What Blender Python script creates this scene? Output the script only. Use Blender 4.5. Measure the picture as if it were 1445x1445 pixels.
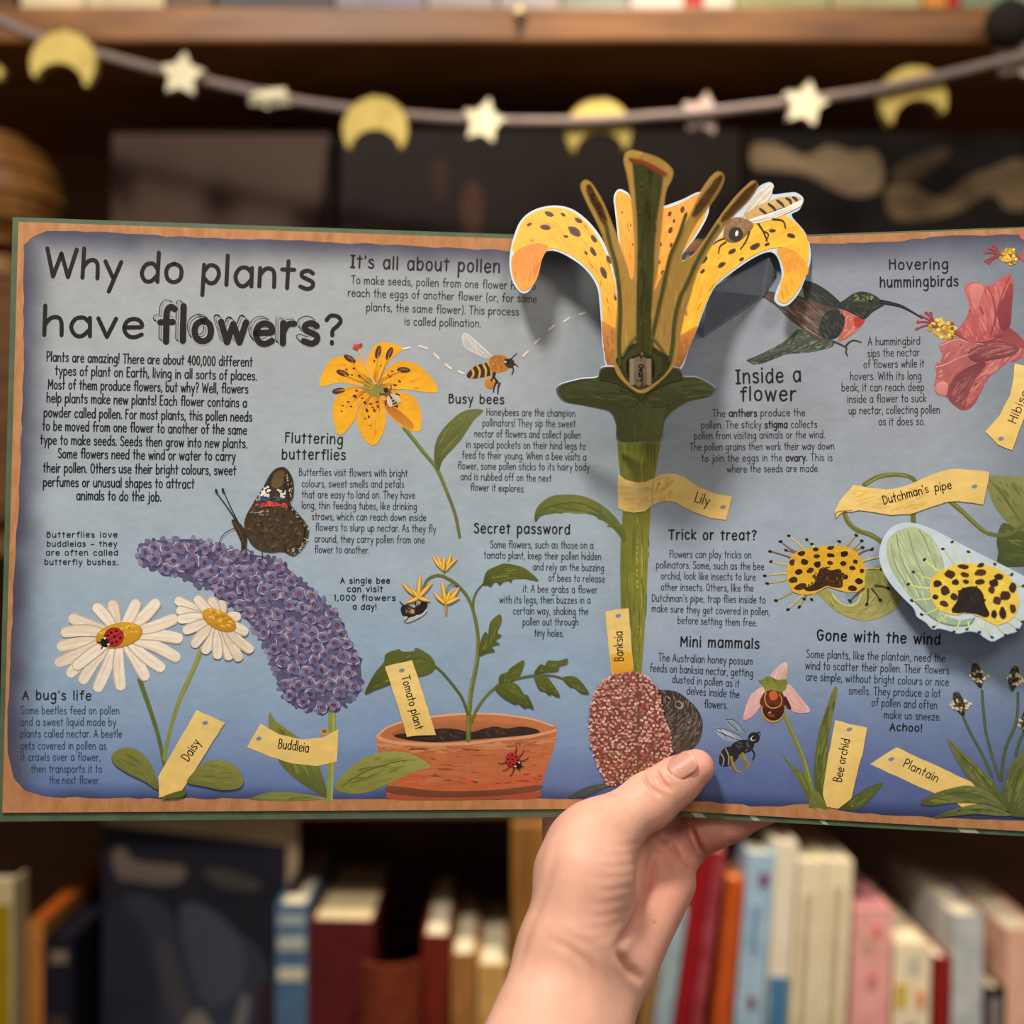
import bpy, bmesh, math, random
import numpy as np
from mathutils import Vector
from mathutils.geometry import delaunay_2d_cdt

random.seed(11)
RNG = np.random.RandomState(5)
for o in list(bpy.data.objects):
    bpy.data.objects.remove(o)
SC = bpy.context.scene
COL = SC.collection
CAMZ = 1.40
F = 722.5 / math.tan(math.radians(24.0))          # focal length in photo pixels

# ------------------------------------------------------------------ camera
cam_d = bpy.data.cameras.new('camera')
cam = bpy.data.objects.new('camera', cam_d)
COL.objects.link(cam)
cam.location = (0, 0, CAMZ)
cam.rotation_euler = (math.radians(90), 0, 0)
cam_d.sensor_width = 36
cam_d.lens = 18 / math.tan(math.radians(24.0))
cam_d.clip_start = 0.02
cam_d.dof.use_dof = True
cam_d.dof.focus_distance = 0.519
cam_d.dof.aperture_fstop = 2.9
SC.camera = cam

# ------------------------------------------------------------------ world, lamps, exposure
world = bpy.data.worlds.new('shop')
SC.world = world
world.use_nodes = True
bgn = world.node_tree.nodes['Background']
bgn.inputs[0].default_value = (1.0, 0.89, 0.78, 1)
bgn.inputs[1].default_value = 0.22


def area(name, loc, target, size, power, color):
    l = bpy.data.lights.new(name, 'AREA')
    l.shape = 'DISK'
    l.size = size
    l.energy = power
    l.color = color
    ob = bpy.data.objects.new(name, l)
    COL.objects.link(ob)
    ob.location = loc
    ob.rotation_euler = (Vector(target) - Vector(loc)).to_track_quat('-Z', 'Y').to_euler()
    return ob


area('ceiling_spot', (-0.30, 0.03, 2.38), (0.0, 0.55, 1.40), 0.20, 15.2, (1.0, 0.90, 0.79))
area('ceiling_glow', (0.55, -0.55, 2.45), (0.1, 0.7, 1.3), 0.6, 8.6, (1.0, 0.87, 0.74))
sl = bpy.data.lights.new('added_shelf_spot', 'SPOT')  # added spot with no known lamp behind it, brightens the lower-shelf books
sl.energy = 95
sl.color = (1.0, 0.86, 0.68)
sl.spot_size = math.radians(27)
sl.spot_blend = .6
sl.shadow_soft_size = .05
so_ = bpy.data.objects.new('added_shelf_spot', sl)
COL.objects.link(so_)
so_.location = (0.12, 0.56, 2.55)
so_.rotation_euler = (Vector((0.10, .97, 1.0)) - so_.location).to_track_quat('-Z', 'Y').to_euler()
vs = SC.view_settings
vs.view_transform = 'Standard'
vs.look = 'None'
vs.exposure = 0.0
vs.gamma = 1.0
vs.use_curve_mapping = False


# ------------------------------------------------------------------ colour and materials
def lin(c):
    if isinstance(c, str):
        c = c.lstrip('#')
        c = [int(c[i:i + 2], 16) / 255 for i in (0, 2, 4)]
        return np.array([v / 12.92 if v <= .04045 else ((v + .055) / 1.055) ** 2.4 for v in c])
    return np.array(c, float)


def new_mat(name):
    m = bpy.data.materials.new(name)
    m.use_nodes = True
    nt = m.node_tree
    return m, nt, nt.nodes['Principled BSDF']


def mat(name, col, col2=None, scale=40., rough=.6, metal=0., spec=.4, bump=0., stretch=(1, 1, 1), detail=4., coat=0.):
    """two-tone noise material in object space"""
    m, nt, b = new_mat(name)
    c1 = lin(col)
    c2 = lin(col2) if col2 is not None else c1 * .82
    tc = nt.nodes.new('ShaderNodeTexCoord')
    mp = nt.nodes.new('ShaderNodeMapping')
    mp.inputs['Scale'].default_value = stretch
    nz = nt.nodes.new('ShaderNodeTexNoise')
    nz.inputs['Scale'].default_value = scale
    nz.inputs['Detail'].default_value = detail
    rp = nt.nodes.new('ShaderNodeValToRGB')
    rp.color_ramp.elements[0].position = .32
    rp.color_ramp.elements[1].position = .68
    rp.color_ramp.elements[0].color = (*c1, 1)
    rp.color_ramp.elements[1].color = (*c2, 1)
    nt.links.new(tc.outputs['Object'], mp.inputs[0])
    nt.links.new(mp.outputs[0], nz.inputs['Vector'])
    nt.links.new(nz.outputs['Fac'], rp.inputs[0])
    nt.links.new(rp.outputs[0], b.inputs['Base Color'])
    b.inputs['Roughness'].default_value = rough
    b.inputs['Metallic'].default_value = metal
    b.inputs['Specular IOR Level'].default_value = spec
    b.inputs['Coat Weight'].default_value = coat
    if bump:
        bp = nt.nodes.new('ShaderNodeBump')
        bp.inputs['Strength'].default_value = bump
        bp.inputs['Distance'].default_value = .002
        nt.links.new(nz.outputs['Fac'], bp.inputs['Height'])
        nt.links.new(bp.outputs[0], b.inputs['Normal'])
    return m


def ink_mat(name, rough=.5, spec=.3, amp=.10, scale=260., scale2=45.):
    """printed colour: per-vertex ink times paper / brush grain"""
    m, nt, b = new_mat(name)
    at = nt.nodes.new('ShaderNodeAttribute')
    at.attribute_name = 'Col'
    tc = nt.nodes.new('ShaderNodeTexCoord')
    mp = nt.nodes.new('ShaderNodeMapping')
    mp.inputs['Scale'].default_value = (.45, 1, 1)
    n1 = nt.nodes.new('ShaderNodeTexNoise')
    n1.inputs['Scale'].default_value = scale
    n1.inputs['Detail'].default_value = 3
    n2 = nt.nodes.new('ShaderNodeTexNoise')
    n2.inputs['Scale'].default_value = scale2
    n2.inputs['Detail'].default_value = 5
    ad = nt.nodes.new('ShaderNodeMath')
    ad.operation = 'ADD'
    mr = nt.nodes.new('ShaderNodeMapRange')
    mr.inputs['From Min'].default_value = .7
    mr.inputs['From Max'].default_value = 1.3
    mr.inputs['To Min'].default_value = 1 - amp
    mr.inputs['To Max'].default_value = 1 + amp
    ml = nt.nodes.new('ShaderNodeVectorMath')
    ml.operation = 'SCALE'
    L = nt.links.new
    L(tc.outputs['Object'], mp.inputs[0])
    L(mp.outputs[0], n1.inputs['Vector'])
    L(mp.outputs[0], n2.inputs['Vector'])
    L(n1.outputs['Fac'], ad.inputs[0])
    L(n2.outputs['Fac'], ad.inputs[1])
    L(ad.outputs[0], mr.inputs['Value'])
    L(at.outputs['Color'], ml.inputs[0])
    L(mr.outputs[0], ml.inputs['Scale'])
    L(ml.outputs[0], b.inputs['Base Color'])
    b.inputs['Roughness'].default_value = rough
    b.inputs['Specular IOR Level'].default_value = spec
    return m


INK = ink_mat('printed_ink')
INKBG = ink_mat('printed_ground', amp=.07, scale=420., scale2=60.)
INKMATT = ink_mat('matt_print', rough=.7, spec=.08, amp=.12, scale2=30.)
INKTXT = ink_mat('black_ink', amp=.03)


# ------------------------------------------------------------------ object helpers
def P(px, py, Y):
    return np.array([(px - 722.5) / F * Y, Y, CAMZ + (722.5 - py) / F * Y])


ORG = {}


def tag(o, label=None, cat=None, group=None, kind=None):
    if label:
        o['label'] = label
    if cat:
        o['category'] = cat
    if group:
        o['group'] = group
    if kind:
        o['kind'] = kind
    return o


def thing(name, loc, label, cat, group=None):
    o = bpy.data.objects.new(name, None)
    COL.objects.link(o)
    o.location = loc
    o.empty_display_size = .02
    ORG[o.name] = np.array(loc, float)
    return tag(o, label, cat, group)


def root_origin(o):
    while o.parent:
        o = o.parent
    return ORG.get(o.name, np.zeros(3))


def mesh_obj(name, verts, faces, m, parent=None, cols=None, smooth=False, origin=None):
    me = bpy.data.meshes.new(name)
    v = np.asarray(verts, float)
    if parent is not None:
        off = root_origin(parent)
    else:
        off = np.array(origin if origin is not None else (0, 0, 0), float)
    me.from_pydata((v - off).tolist(), [], [list(map(int, f)) for f in faces])
    if cols is not None:
        ca = me.color_attributes.new('Col', 'FLOAT_COLOR', 'POINT')
        c4 = np.ones((len(v), 4), np.float32)
        c4[:, :3] = np.asarray(cols)
        ca.data.foreach_set('color', c4.ravel())
    if smooth:
        me.polygons.foreach_set('use_smooth', [True] * len(me.polygons))
    me.materials.append(m)
    me.update()
    ob = bpy.data.objects.new(name, me)
    COL.objects.link(ob)
    if parent is not None:
        ob.parent = parent
    else:
        ob.location = off
        ORG[ob.name] = off
    return ob


def box_vf(x0, x1, y0, y1, z0, z1):
    v = [(x0, y0, z0), (x1, y0, z0), (x1, y1, z0), (x0, y1, z0), (x0, y0, z1), (x1, y0, z1), (x1, y1, z1), (x0, y1, z1)]
    f = [(0, 3, 2, 1), (4, 5, 6, 7), (0, 1, 5, 4), (1, 2, 6, 5), (2, 3, 7, 6), (3, 0, 4, 7)]
    return v, f


class MB:
    """collects raw geometry"""

    def __init__(s):
        s.v, s.f = [], []

    def add(s, v, f):
        n = len(s.v)
        s.v += [tuple(q) for q in v]
        s.f += [tuple(i + n for i in q) for q in f]
        return s

    def box(s, *a):
        return s.add(*box_vf(*a))

    def tube(s, pts, rad, n=10, closed=False):
        pts = [np.array(p, float) for p in pts]
        m = len(pts)
        rad = rad if hasattr(rad, '__len__') else [rad] * m
        v, f = [], []
        up = np.array([0.13, .2, 1.])
        for i in range(m):
            t = pts[(i + 1) % m if closed else min(i + 1, m - 1)] - pts[(i - 1) % m if closed else max(i - 1, 0)]
            t = t / (np.linalg.norm(t) + 1e-12)
            a = np.cross(t, up)
            a /= np.linalg.norm(a) + 1e-12
            b = np.cross(a, t)
            for k in range(n):
                w = 2 * math.pi * k / n
                v.append(pts[i] + rad[i] * (math.cos(w) * a + math.sin(w) * b))
        for i in range(m if closed else m - 1):
            j = (i + 1) % m
            for k in range(n):
                f.append((i * n + k, i * n + (k + 1) % n, j * n + (k + 1) % n, j * n + k))
        if not closed:
            f.append(tuple(range(n))[::-1])
            f.append(tuple((m - 1) * n + k for k in range(n)))
        return s.add(v, f)

    def ball(s, c, r, nu=16, nv=10):
        r = r if hasattr(r, '__len__') else (r, r, r)
        v = [(c[0], c[1], c[2] - r[2])]
        for i in range(1, nv):
            t = math.pi * i / nv
            for k in range(nu):
                w = 2 * math.pi * k / nu
                v.append((c[0] + r[0] * math.sin(t) * math.cos(w), c[1] + r[1] * math.sin(t) * math.sin(w), c[2] - r[2] * math.cos(t)))
        v.append((c[0], c[1], c[2] + r[2]))
        f = []
        for k in range(nu):
            f.append((0, 1 + (k + 1) % nu, 1 + k))
            for i in range(nv - 2):
                a = 1 + i * nu
                f.append((a + k, a + (k + 1) % nu, a + nu + (k + 1) % nu, a + nu + k))
            e = 1 + (nv - 2) * nu
            f.append((e + k, e + (k + 1) % nu, len(v) - 1))
        return s.add(v, f)

    def build(s, name, m, parent=None, smooth=False, origin=None, bevel=0.):
        ob = mesh_obj(name, s.v, s.f, m, parent, smooth=smooth, origin=origin)
        if bevel:
            bv = ob.modifiers.new('bevel', 'BEVEL')
            bv.width = bevel
            bv.segments = 2
            bv.limit_method = 'ANGLE'
        return ob


# ------------------------------------------------------------------ planes of paper (inverse depth is linear in the picture)
class Sheet:
    """one or two flat leaves meeting at the vertical fold x = fold"""

    def __init__(s, fold, left, right=None):
        s.fold = fold
        s.co = []
        s.nr = []
        for pts in (left, right or left):
            A = np.array([[1, p[0], p[1]] for p in pts], float)
            s.co.append(np.linalg.solve(A, np.array([1 / p[2] for p in pts])))
            a, b, c = [P(*p) for p in pts]
            n = np.cross(b - a, c - a)
            n /= np.linalg.norm(n)
            s.nr.append(n if n[1] < 0 else -n)

    def Y(s, px, py):
        c = s.co[0] if px < s.fold else s.co[1]
        return 1 / (c[0] + c[1] * px + c[2] * py)

    def at(s, px, py, z=0.):
        i = 0 if px < s.fold else 1
        c = s.co[i]
        y = 1 / (c[0] + c[1] * px + c[2] * py)
        q = P(px, py, y)
        return q + s.nr[i] * z if z else q


GT, GB = (900, 343, .545), (900, 1141, .530)
PAGE = Sheet(900, [GT, GB, (14.5, 730, .514)], [GT, GB, (1445, 747, .505)])


def cat(pts, closed=True, n=5):
    """Catmull-Rom through the points"""
    p = np.array(pts, float)
    m = len(p)
    if m < 3:
        return p
    out = []
    rng = range(m) if closed else range(m - 1)
    for i in rng:
        if closed:
            a, b, c, d = p[i - 1], p[i], p[(i + 1) % m], p[(i + 2) % m]
        else:
            a, b, c, d = p[max(i - 1, 0)], p[i], p[i + 1], p[min(i + 2, m - 1)]
        for k in range(n):
            t = k / n
            out.append(.5 * (2 * b + (c - a) * t + (2 * a - 5 * b + 4 * c - d) * t * t + (3 * b - a - 3 * c + d) * t ** 3))
    if not closed:
        out.append(p[-1])
    return np.array(out)


def inside(poly, q):
    x, y = q[:, 0], q[:, 1]
    r = np.zeros(len(q), bool)
    n = len(poly)
    for i in range(n):
        x1, y1 = poly[i]
        x2, y2 = poly[i - 1]
        c = ((y1 > y) != (y2 > y)) & (x < (x2 - x1) * (y - y1) / (y2 - y1 + 1e-12) + x1)
        r ^= c
    return r


def fill(poly, step=None):
    """triangles of a closed outline, with interior points every `step` pixels"""
    poly = np.asarray(poly, float)
    n = len(poly)
    pts = [Vector(p) for p in poly]
    if step:
        x0, y0 = poly.min(0)
        x1, y1 = poly.max(0)
        gx, gy = np.meshgrid(np.arange(x0 + step / 2, x1, step), np.arange(y0 + step / 2, y1, step))
        gx = gx + ((np.arange(gx.shape[0]) % 2) * step / 2)[:, None]
        q = np.c_[gx.ravel(), gy.ravel()]
        q += RNG.uniform(-.22, .22, q.shape) * step
        q = q[inside(poly, q)]
        pts += [Vector(p) for p in q]
    r = delaunay_2d_cdt(pts, [], [list(range(n))], 1, 1e-5)
    return np.array([tuple(v) for v in r[0]]), r[2]


CROPS = dict(A=(0, 290, .26298), B=(360, 320, .26298), C=(0, 640, .26298), D=(360, 640, .26298), E=(0, 900, .26298),
             F=(360, 900, .26298), P=(700, 200, .31834), Q=(1040, 320, .28028), R=(700, 640, .26298), S=(1060, 640, .26644),
             U=(700, 900, .26298), V=(1060, 860, .26644), X=(0, 0, 1.))


class Art:
    """print lying on a sheet: outlines, strokes and lettering, each a hair above the last"""

    def __init__(s, sheet, view='X', z=6e-5):
        s.sheet, s.z = sheet, (3e-5 + z * .2 if z > 2e-5 else z)
        s.cy = 0
        s.v, s.f, s.c = [], [], []
        s.on(view)

    def on(s, view):
        s.ox, s.oy, s.k = CROPS[view]
        return s

    def pts(s, a):
        if isinstance(a, str):
            a = [float(t) for t in a.replace(',', ' ').split()]
        a = np.array(a, float).reshape(-1, 2)
        return a * s.k + (s.ox, s.oy)

    def put(s, q, faces, cols, dz=8e-6):
        if dz <= 3.1e-6:                 # loose dabs share a thin band of layers
            s.cy += 1
            z = s.z + (s.cy % 12 + 1) * 1.1e-6
        else:
            if s.cy:
                s.z += 1.4e-5
                s.cy = 0
            s.z += min(dz, 4e-6)
            z = s.z
        n = len(s.v)
        at = s.sheet.at
        s.v += [at(p[0], p[1], z) for p in q]
        s.c += [tuple(c) for c in cols]
        s.f += [[i + n for i in f] for f in faces]

    def blob(s, col, a, col2=None, ax=None, step=None, var=0., smooth=True, n=5):
        q = s.pts(a)
        if smooth:
            q = cat(q, True, n)
        if col2 is not None or var:
            step = step or max(2.5, min(8., math.sqrt(np.ptp(q[:, 0]) * np.ptp(q[:, 1])) / 9))
        q, f = fill(q, step)
        c1 = lin(col)
        cc = np.tile(c1, (len(q), 1))
        if col2 is not None:
            d = np.array(ax if ax is not None else (0, 1), float)
            t = q @ d
            t = (t - t.min()) / (np.ptp(t) + 1e-9)
            cc = cc * (1 - t[:, None]) + lin(col2) * t[:, None]
        if var:
            cc = cc * (1 + RNG.uniform(-var, var, (len(q), 1)))
        s.put(q, f, cc)
        return s

    def fn(s, a, colf, step, smooth=True):
        q = s.pts(a)
        if smooth:
            q = cat(q, True, 5)
        q, f = fill(q, step)
        s.put(q, f, np.array([colf(p[0], p[1]) for p in q]))
        return s

    def ribbon(s, q, w, c0, c1=None, cap=True, dz=8e-6):
        q = np.asarray(q, float)
        m = len(q)
        w = np.asarray(w if hasattr(w, '__len__') else [w] * m, float) / 2
        t = np.empty_like(q)
        t[1:-1] = q[2:] - q[:-2]
        t[0] = q[1] - q[0]
        t[-1] = q[-1] - q[-2]
        t /= np.linalg.norm(t, axis=1)[:, None] + 1e-9
        nn = np.c_[-t[:, 1], t[:, 0]]
        L = q + nn * w[:, None]
        R = q - nn * w[:, None]
        v = []
        for i in range(m):
            v += [L[i], R[i]]
        f = [(2 * i, 2 * i + 1, 2 * i + 3, 2 * i + 2) for i in range(m - 1)]
        tt = list(np.repeat(np.linspace(0, 1, m), 2))
        if cap:
            for e, sg in ((0, -1), (m - 1, 1)):
                b = len(v)
                for a in (-50, 0, 50):
                    r = math.radians(a)
                    v.append(q[e] + w[e] * (sg * t[e] * math.cos(r) + nn[e] * math.sin(r)))
                    tt.append(e / (m - 1))
                f.append((2 * e + 1, b, b + 1, b + 2, 2 * e))
        c0 = lin(c0)
        c1 = c0 if c1 is None else lin(c1)
        tt = np.array(tt)[:, None]
        s.put(v, f, c0 * (1 - tt) + c1 * tt, dz)

    def line(s, col, a, w=2., w1=None, mid=None, col2=None, smooth=True, n=5):
        """stroke; widths are photo pixels"""
        q = s.pts(a)
        if smooth and len(q) > 2:
            q = cat(q, False, n)
        m = len(q)
        w1 = w if w1 is None else w1
        t = np.linspace(0, 1, m)
        ws = w + (w1 - w) * t
        if mid is not None:
            if m < 7:
                k = np.linspace(0, m - 1, 9)
                q = np.c_[np.interp(k, range(m), q[:, 0]), np.interp(k, range(m), q[:, 1])]
                t = np.linspace(0, 1, 9)
                ws = w + (w1 - w) * t
            ws = ws + (mid - (w + w1) / 2) * np.sin(t * math.pi)
        s.ribbon(q, ws, col, col2)
        return s

    def oval(s, col, x, y, rx, ry=None, ang=0., col2=None, n=12, ax=None, dz=8e-6, jag=0.):
        """x, y, radii in the current view's units"""
        ry = rx if ry is None else ry
        ca, sa = math.cos(math.radians(ang)), math.sin(math.radians(ang))
        q = []
        for i in range(n):
            w = 2 * math.pi * i / n
            j = 1 + random.uniform(-jag, jag)
            u, v = rx * math.cos(w) * j, ry * math.sin(w) * j
            q.append((x + u * ca - v * sa, y + u * sa + v * ca))
        q = s.pts(q)
        c = np.tile(lin(col), (n, 1))
        if col2 is not None:
            t = q @ np.array(ax or (0, 1.))
            t = ((t - t.min()) / (np.ptp(t) + 1e-9))[:, None]
            c = c * (1 - t) + lin(col2) * t
        s.put(q, [list(range(n))], c, dz)
        return s

    def dabs(s, a, n, cols, ln, wd, ang=0., spread=30., smooth=True, dz=3e-6, curve=0., follow=None, soft=.45):
        """n random brush dabs inside an outline; ln, wd in photo pixels"""
        poly = s.pts(a)
        if smooth:
            poly = cat(poly, True, 4)
        x0, y0 = poly.min(0)
        x1, y1 = poly.max(0)
        k = 0
        cols = [lin(c) for c in cols]
        mean = sum(cols) / len(cols)
        cols = [c * (1 - soft) + mean * soft for c in cols]
        while k < n:
            q = np.c_[RNG.uniform(x0, x1, 4 * n), RNG.uniform(y0, y1, 4 * n)]
            q = q[inside(poly, q)]
            for p in q[:n - k]:
                an = math.radians((follow(*p) if follow else ang) + random.uniform(-spread, spread))
                L = ln * random.uniform(.55, 1.2)
                d = np.array([math.cos(an), math.sin(an)]) * L / 2
                pp = np.array([-d[1], d[0]]) * random.uniform(-curve, curve)
                if not inside(poly, np.array([p - d, p + d])).all():
                    d = d * .35
                    if not inside(poly, np.array([p - d, p + d])).all():
                        continue
                w = wd * random.uniform(.6, 1.25)
                c = random.choice(cols) * random.uniform(.93, 1.07)
                qq = cat([p - d, p + pp, p + d], False, 2)
                s.ribbon(qq, [w * .35, w, w * 1.1, w * .9, w * .3], c, cap=False, dz=dz)
            k += len(q[:n - k])
        return s

    def text(s, txt, a, xh, w, col='#1c1a1e', bold=None, sx=1.):
        p = s.pts(a)
        draw_text(s, txt, p[0], p[1], xh, w, col)
        return s

    def build(s, name, parent, m=None):
        return mesh_obj(name, s.v, s.f, m or INK, parent, cols=s.c)


# ------------------------------------------------------------------ hand-lettered stroke alphabet (x-height 10, ascender 17)
GL = {
    'a': (8, '7 7.6;5 10;2 9.3;.4 5;1.8 .7;4.4 0;7 3.2|!7.3 10;7.4 0'), 'b': (7.5, '!.5 17;.5 0|.5 6;3 9.8;6.2 8.6;7 4.6;5.3 .5;2.5 0;.5 2.5'),
    'c': (7, '6.5 8.3;4 10;1.3 8.5;.4 4.5;2 .7;4.5 0;6.6 1.5'), 'd': (8, '7 7;5 9.8;2 9;.4 4.5;1.8 .5;4.5 .2;7 3.5|!7.3 17;7.2 0'),
    'e': (7.5, '.6 5.2;3.5 5.4;7 5.8;6.3 8.8;4 10;1.5 8.6;.4 4.7;1.8 .9;4.3 0;7 1.6'), 'f': (5.6, '6 16;4.2 17;2.8 14.5;2.7 8;2.7 0|!.2 9.4;5.3 9.7'),
    'g': (8, '6.8 7.5;5 10;2 9;.4 5;2 1;4.5 .8;6.8 4|7 10;7.2 2;6.8 -3.5;4.5 -6;1 -5'), 'h': (7.5, '!.6 17;.4 0|.5 5.5;2.5 9;5 9.8;6.6 7.5;6.8 0'),
    'i': (1.4, '!.6 10;.6 0|!.6 13.6;.6 14.6'), 'j': (3.4, '2.5 10;2.6 0;2 -4.5;0 -5.5|!2.5 13.6;2.5 14.6'), 'k': (6.5, '!.5 17;.5 0|!6 9.8;.8 4.5;6.3 0'),
    'l': (1.4, '!.5 17;.5 0'), 'm': (11, '!.4 10;.4 0|.4 6.5;2.3 9.5;4 9.6;5.2 7.5;5.2 0|5.2 6.5;7 9.5;9 9.6;10 7.5;10.2 0'),
    'n': (7.4, '!.4 10;.4 0|.4 6;2.6 9.5;5 9.8;6.5 7.5;6.7 0'), 'o': (7.6, '3.7 10;1.2 8.4;.4 5;1.3 1.4;3.7 0;6.2 1.5;7 5;6.2 8.6;3.7 10'),
    'p': (7.5, '!.5 10;.3 -6.5|.5 6;2.7 9.8;5.8 9;7 5.2;5.6 1;3 .2;.5 3'), 'q': (8, '6.8 7.5;5 10;2 9;.4 5;2 1;4.5 .8;6.8 4|!7 10;7.2 -6.5'),
    'r': (5.2, '!.5 10;.5 0|.5 5.5;2.3 9.2;5 9.7'), 's': (6.2, '5.5 8.6;3.5 10;1 9;.8 6.9;3 5.4;5.4 4;5.6 1.6;3.5 0;.3 1.2'),
    't': (5.4, '!2.6 15.5;2.5 0|!0 10;5.2 10.2'), 'u': (7.4, '.4 10;.5 3.5;2 .3;4.5 .6;6.5 4|!6.7 10;6.8 0'), 'v': (6.8, '!0 10;3.3 0;6.6 10'),
    'w': (10.4, '!0 10;2.6 0;5 9;7.6 0;10.2 10'), 'x': (6.4, '!0 10;6 0|!6 10;0 0'), 'y': (7, '!0 10;3.4 1.5|!6.8 10;2 -6.3'), 'z': (6.6, '!.3 9.8;6 9.8;.2 .2;6.2 .2'),
    'A': (8.8, '!0 0;4.4 16.5;8.6 0|!1.5 5.5;7.3 5.5'), 'B': (7.8, '!.5 16;.5 0|.5 16;4.5 16.2;6.3 13;4.5 9;.5 8.4|.5 8.4;5 8.6;7.3 4.8;5 .3;.5 0'),
    'D': (8.4, '!.5 16;.5 0|.5 16;4.5 15.5;7.8 11;7.6 5;4.5 .8;.5 0'), 'E': (6.6, '!6 16;.6 16;.6 0;6.2 0|!.6 8.3;5.2 8.3'), 'F': (6.2, '!6 16;.6 16;.5 0|!.6 8.6;5 8.6'),
    'G': (9, '7.5 14;5 16.3;1.8 14.5;.4 8.5;1.8 2;4.5 0;7.5 2.5;7.8 6.8|!4.8 6.9;8.6 6.9'), 'H': (8.2, '!.5 16;.5 0|!7.5 16;7.5 0|!.5 8.3;7.5 8.3'),
    'I': (4.4, '!2 16;2 0|!2.5 16;2.5 0|!0 16;4.4 16|!0 0;4.4 0'), 'L': (6.2, '!.5 16;.5 0;6 0'), 'M': (10.4, '!.5 0;.8 16;5 5;9.3 16;9.8 0'),
    'O': (8.6, '4.2 16;1.4 13.5;.4 8;1.4 2.4;4.2 0;7 2.4;8 8;7 13.5;4.2 16'), 'P': (7.2, '!.5 16;.5 0|.5 16;5 16;7 12.3;5 8;.5 7.5'),
    'S': (7.2, '6.5 14;4 16.3;1.2 14.8;.9 11.2;3.5 8.8;6.5 6;6.6 2.2;3.8 0;.3 1.8'), 'T': (8.2, '!0 16;8.2 16|!4.1 16;4.1 0'), 'W': (12.8, '!0 16;3 0;6.2 13;9.4 0;12.6 16'),
    '0': (7.4, '3.6 15.5;1.2 13;.4 8;1.2 2.4;3.6 0;6 2.4;6.8 8;6 13;3.6 15.5'), '1': (2.6, '!0 13;1.6 16;1.6 0'), '4': (7, '!5 0;5 16;.2 5.5;7 5.5'),
    '.': (1.2, '!.6 0;.6 .9'), ',': (1.6, '!1 1;.2 -2.6'), '!': (1.6, '!.7 16.5;.7 5|!.7 0;.7 .9'), '?': (6.4, '.4 13;2 16;5 15.6;6.2 12.5;4.6 9.2;3.1 7.3;3 4.5|!3 0;3 .9'),
    "'": (1.4, '!.7 16.5;.5 13'), '(': (3, '2.8 17.5;.8 12;.8 3;2.8 -2.5'), ')': (3, '.2 17.5;2.2 12;2.2 3;.2 -2.5'), '-': (6.5, '!.3 5;6.2 5.2'),
}
GLP = {}
for ch, (adv, d) in GL.items():
    st = []
    parts_ = []
    for q in d.split('|'):
        if q.startswith('!') and q.count(';') > 1:
            t_ = q[1:].split(';')
            parts_ += ['!' + t_[i] + ';' + t_[i + 1] for i in range(len(t_) - 1)]
        else:
            parts_.append(q)
    for q in parts_:
        sharp = q.startswith('!')
        a = [tuple(float(t) for t in r.split()) for r in q.lstrip('!').split(';')]
        st.append(np.array(a) if sharp or len(a) < 3 else cat(a, False, 3))
    GLP[ch] = (adv, st)


def text_len(txt, gap=2.4, space=6.):
    return sum(space if c == ' ' else GLP[c][0] + gap for c in txt) - gap


def draw_text(art, txt, p0, p1, xh, w, col, gap=2.4, space=6., bold=(), asc=1.):
    if art.cy:
        art.z += 1.4e-5
        art.cy = 0
    p0, p1 = np.array(p0, float), np.array(p1, float)
    L = np.linalg.norm(p1 - p0)
    d = (p1 - p0) / L
    up = np.array([d[1], -d[0]])
    kx = L / text_len(txt, gap, space)
    ky = xh / 10.
    x = 0.
    z0 = art.z
    words = txt.split(' ')
    wi = 0
    for ch in txt:
        if ch == ' ':
            x += space
            wi += 1
            continue
        adv, st = GLP[ch]
        jy = random.uniform(-.35, .35)
        ww = w * (1.7 if words[wi].strip('.,') in bold else 1.)
        for q in st:
            if asc != 1.:
                q = np.c_[q[:, 0], np.where(q[:, 1] > 10, 10 + (q[:, 1] - 10) * (.95 if ch in 'ij' else asc), q[:, 1])]
            Q = p0 + np.outer((q[:, 0] + x) * kx, d) + np.outer((q[:, 1] + jy) * ky, up)
            art.z = z0
            art.ribbon(Q, ww, col, dz=3.5e-6 + random.uniform(0, 5e-7))
        x += adv + gap
    art.z = z0 + 6e-6


def text_block(sheet, name, parent, lines, xh, w, col='#26242a', bold=(), z=2.0e-4):
    head = name in ('subheading_text', 'caption_text')
    kw = dict(asc=.55, gap=3.3, space=8.) if head else dict(asc=.85) if name == 'heading_text' else {}
    a = Art(sheet, z=z)
    for t, x0, y0, x1, y1 in lines:
        a.z = z * .6
        draw_text(a, t, (x0, y0), (x1, y1), xh, w, col, bold=bold, **kw)
    return a.build(name, parent, INKTXT)


# <<STRUCTURE>>
# ================================================================== room
WOOD = mat('shelf_wood', '#946332', '#65401c', scale=9, stretch=(1.2, 9, 9), rough=.45, bump=.15, detail=7)
WOODDK = mat('shelf_wood_dark', '#7a5230', '#553618', scale=9, stretch=(1.2, 9, 9), rough=.6, detail=7)
WOODUP = mat('upright_wood', '#9a6a30', '#754a1e', scale=9, stretch=(9, 9, 1.2), rough=.5, detail=7)
PLASTER = mat('plaster', '#6d5a48', '#5f4e3e', scale=14, rough=.9)
FLOORM = mat('floor_boards', '#6b4a2e', '#4c331f', scale=5, stretch=(1, 8, 1), rough=.5)
v, f = box_vf(-2.2, 2.2, -1.6, 1.45, -.05, 0)
tag(mesh_obj('floor', v, f, FLOORM), kind='structure')
v, f = box_vf(-2.2, 2.2, 1.40, 1.45, 0, 2.75)
tag(mesh_obj('wall_back', v, f, PLASTER), kind='structure')

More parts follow.
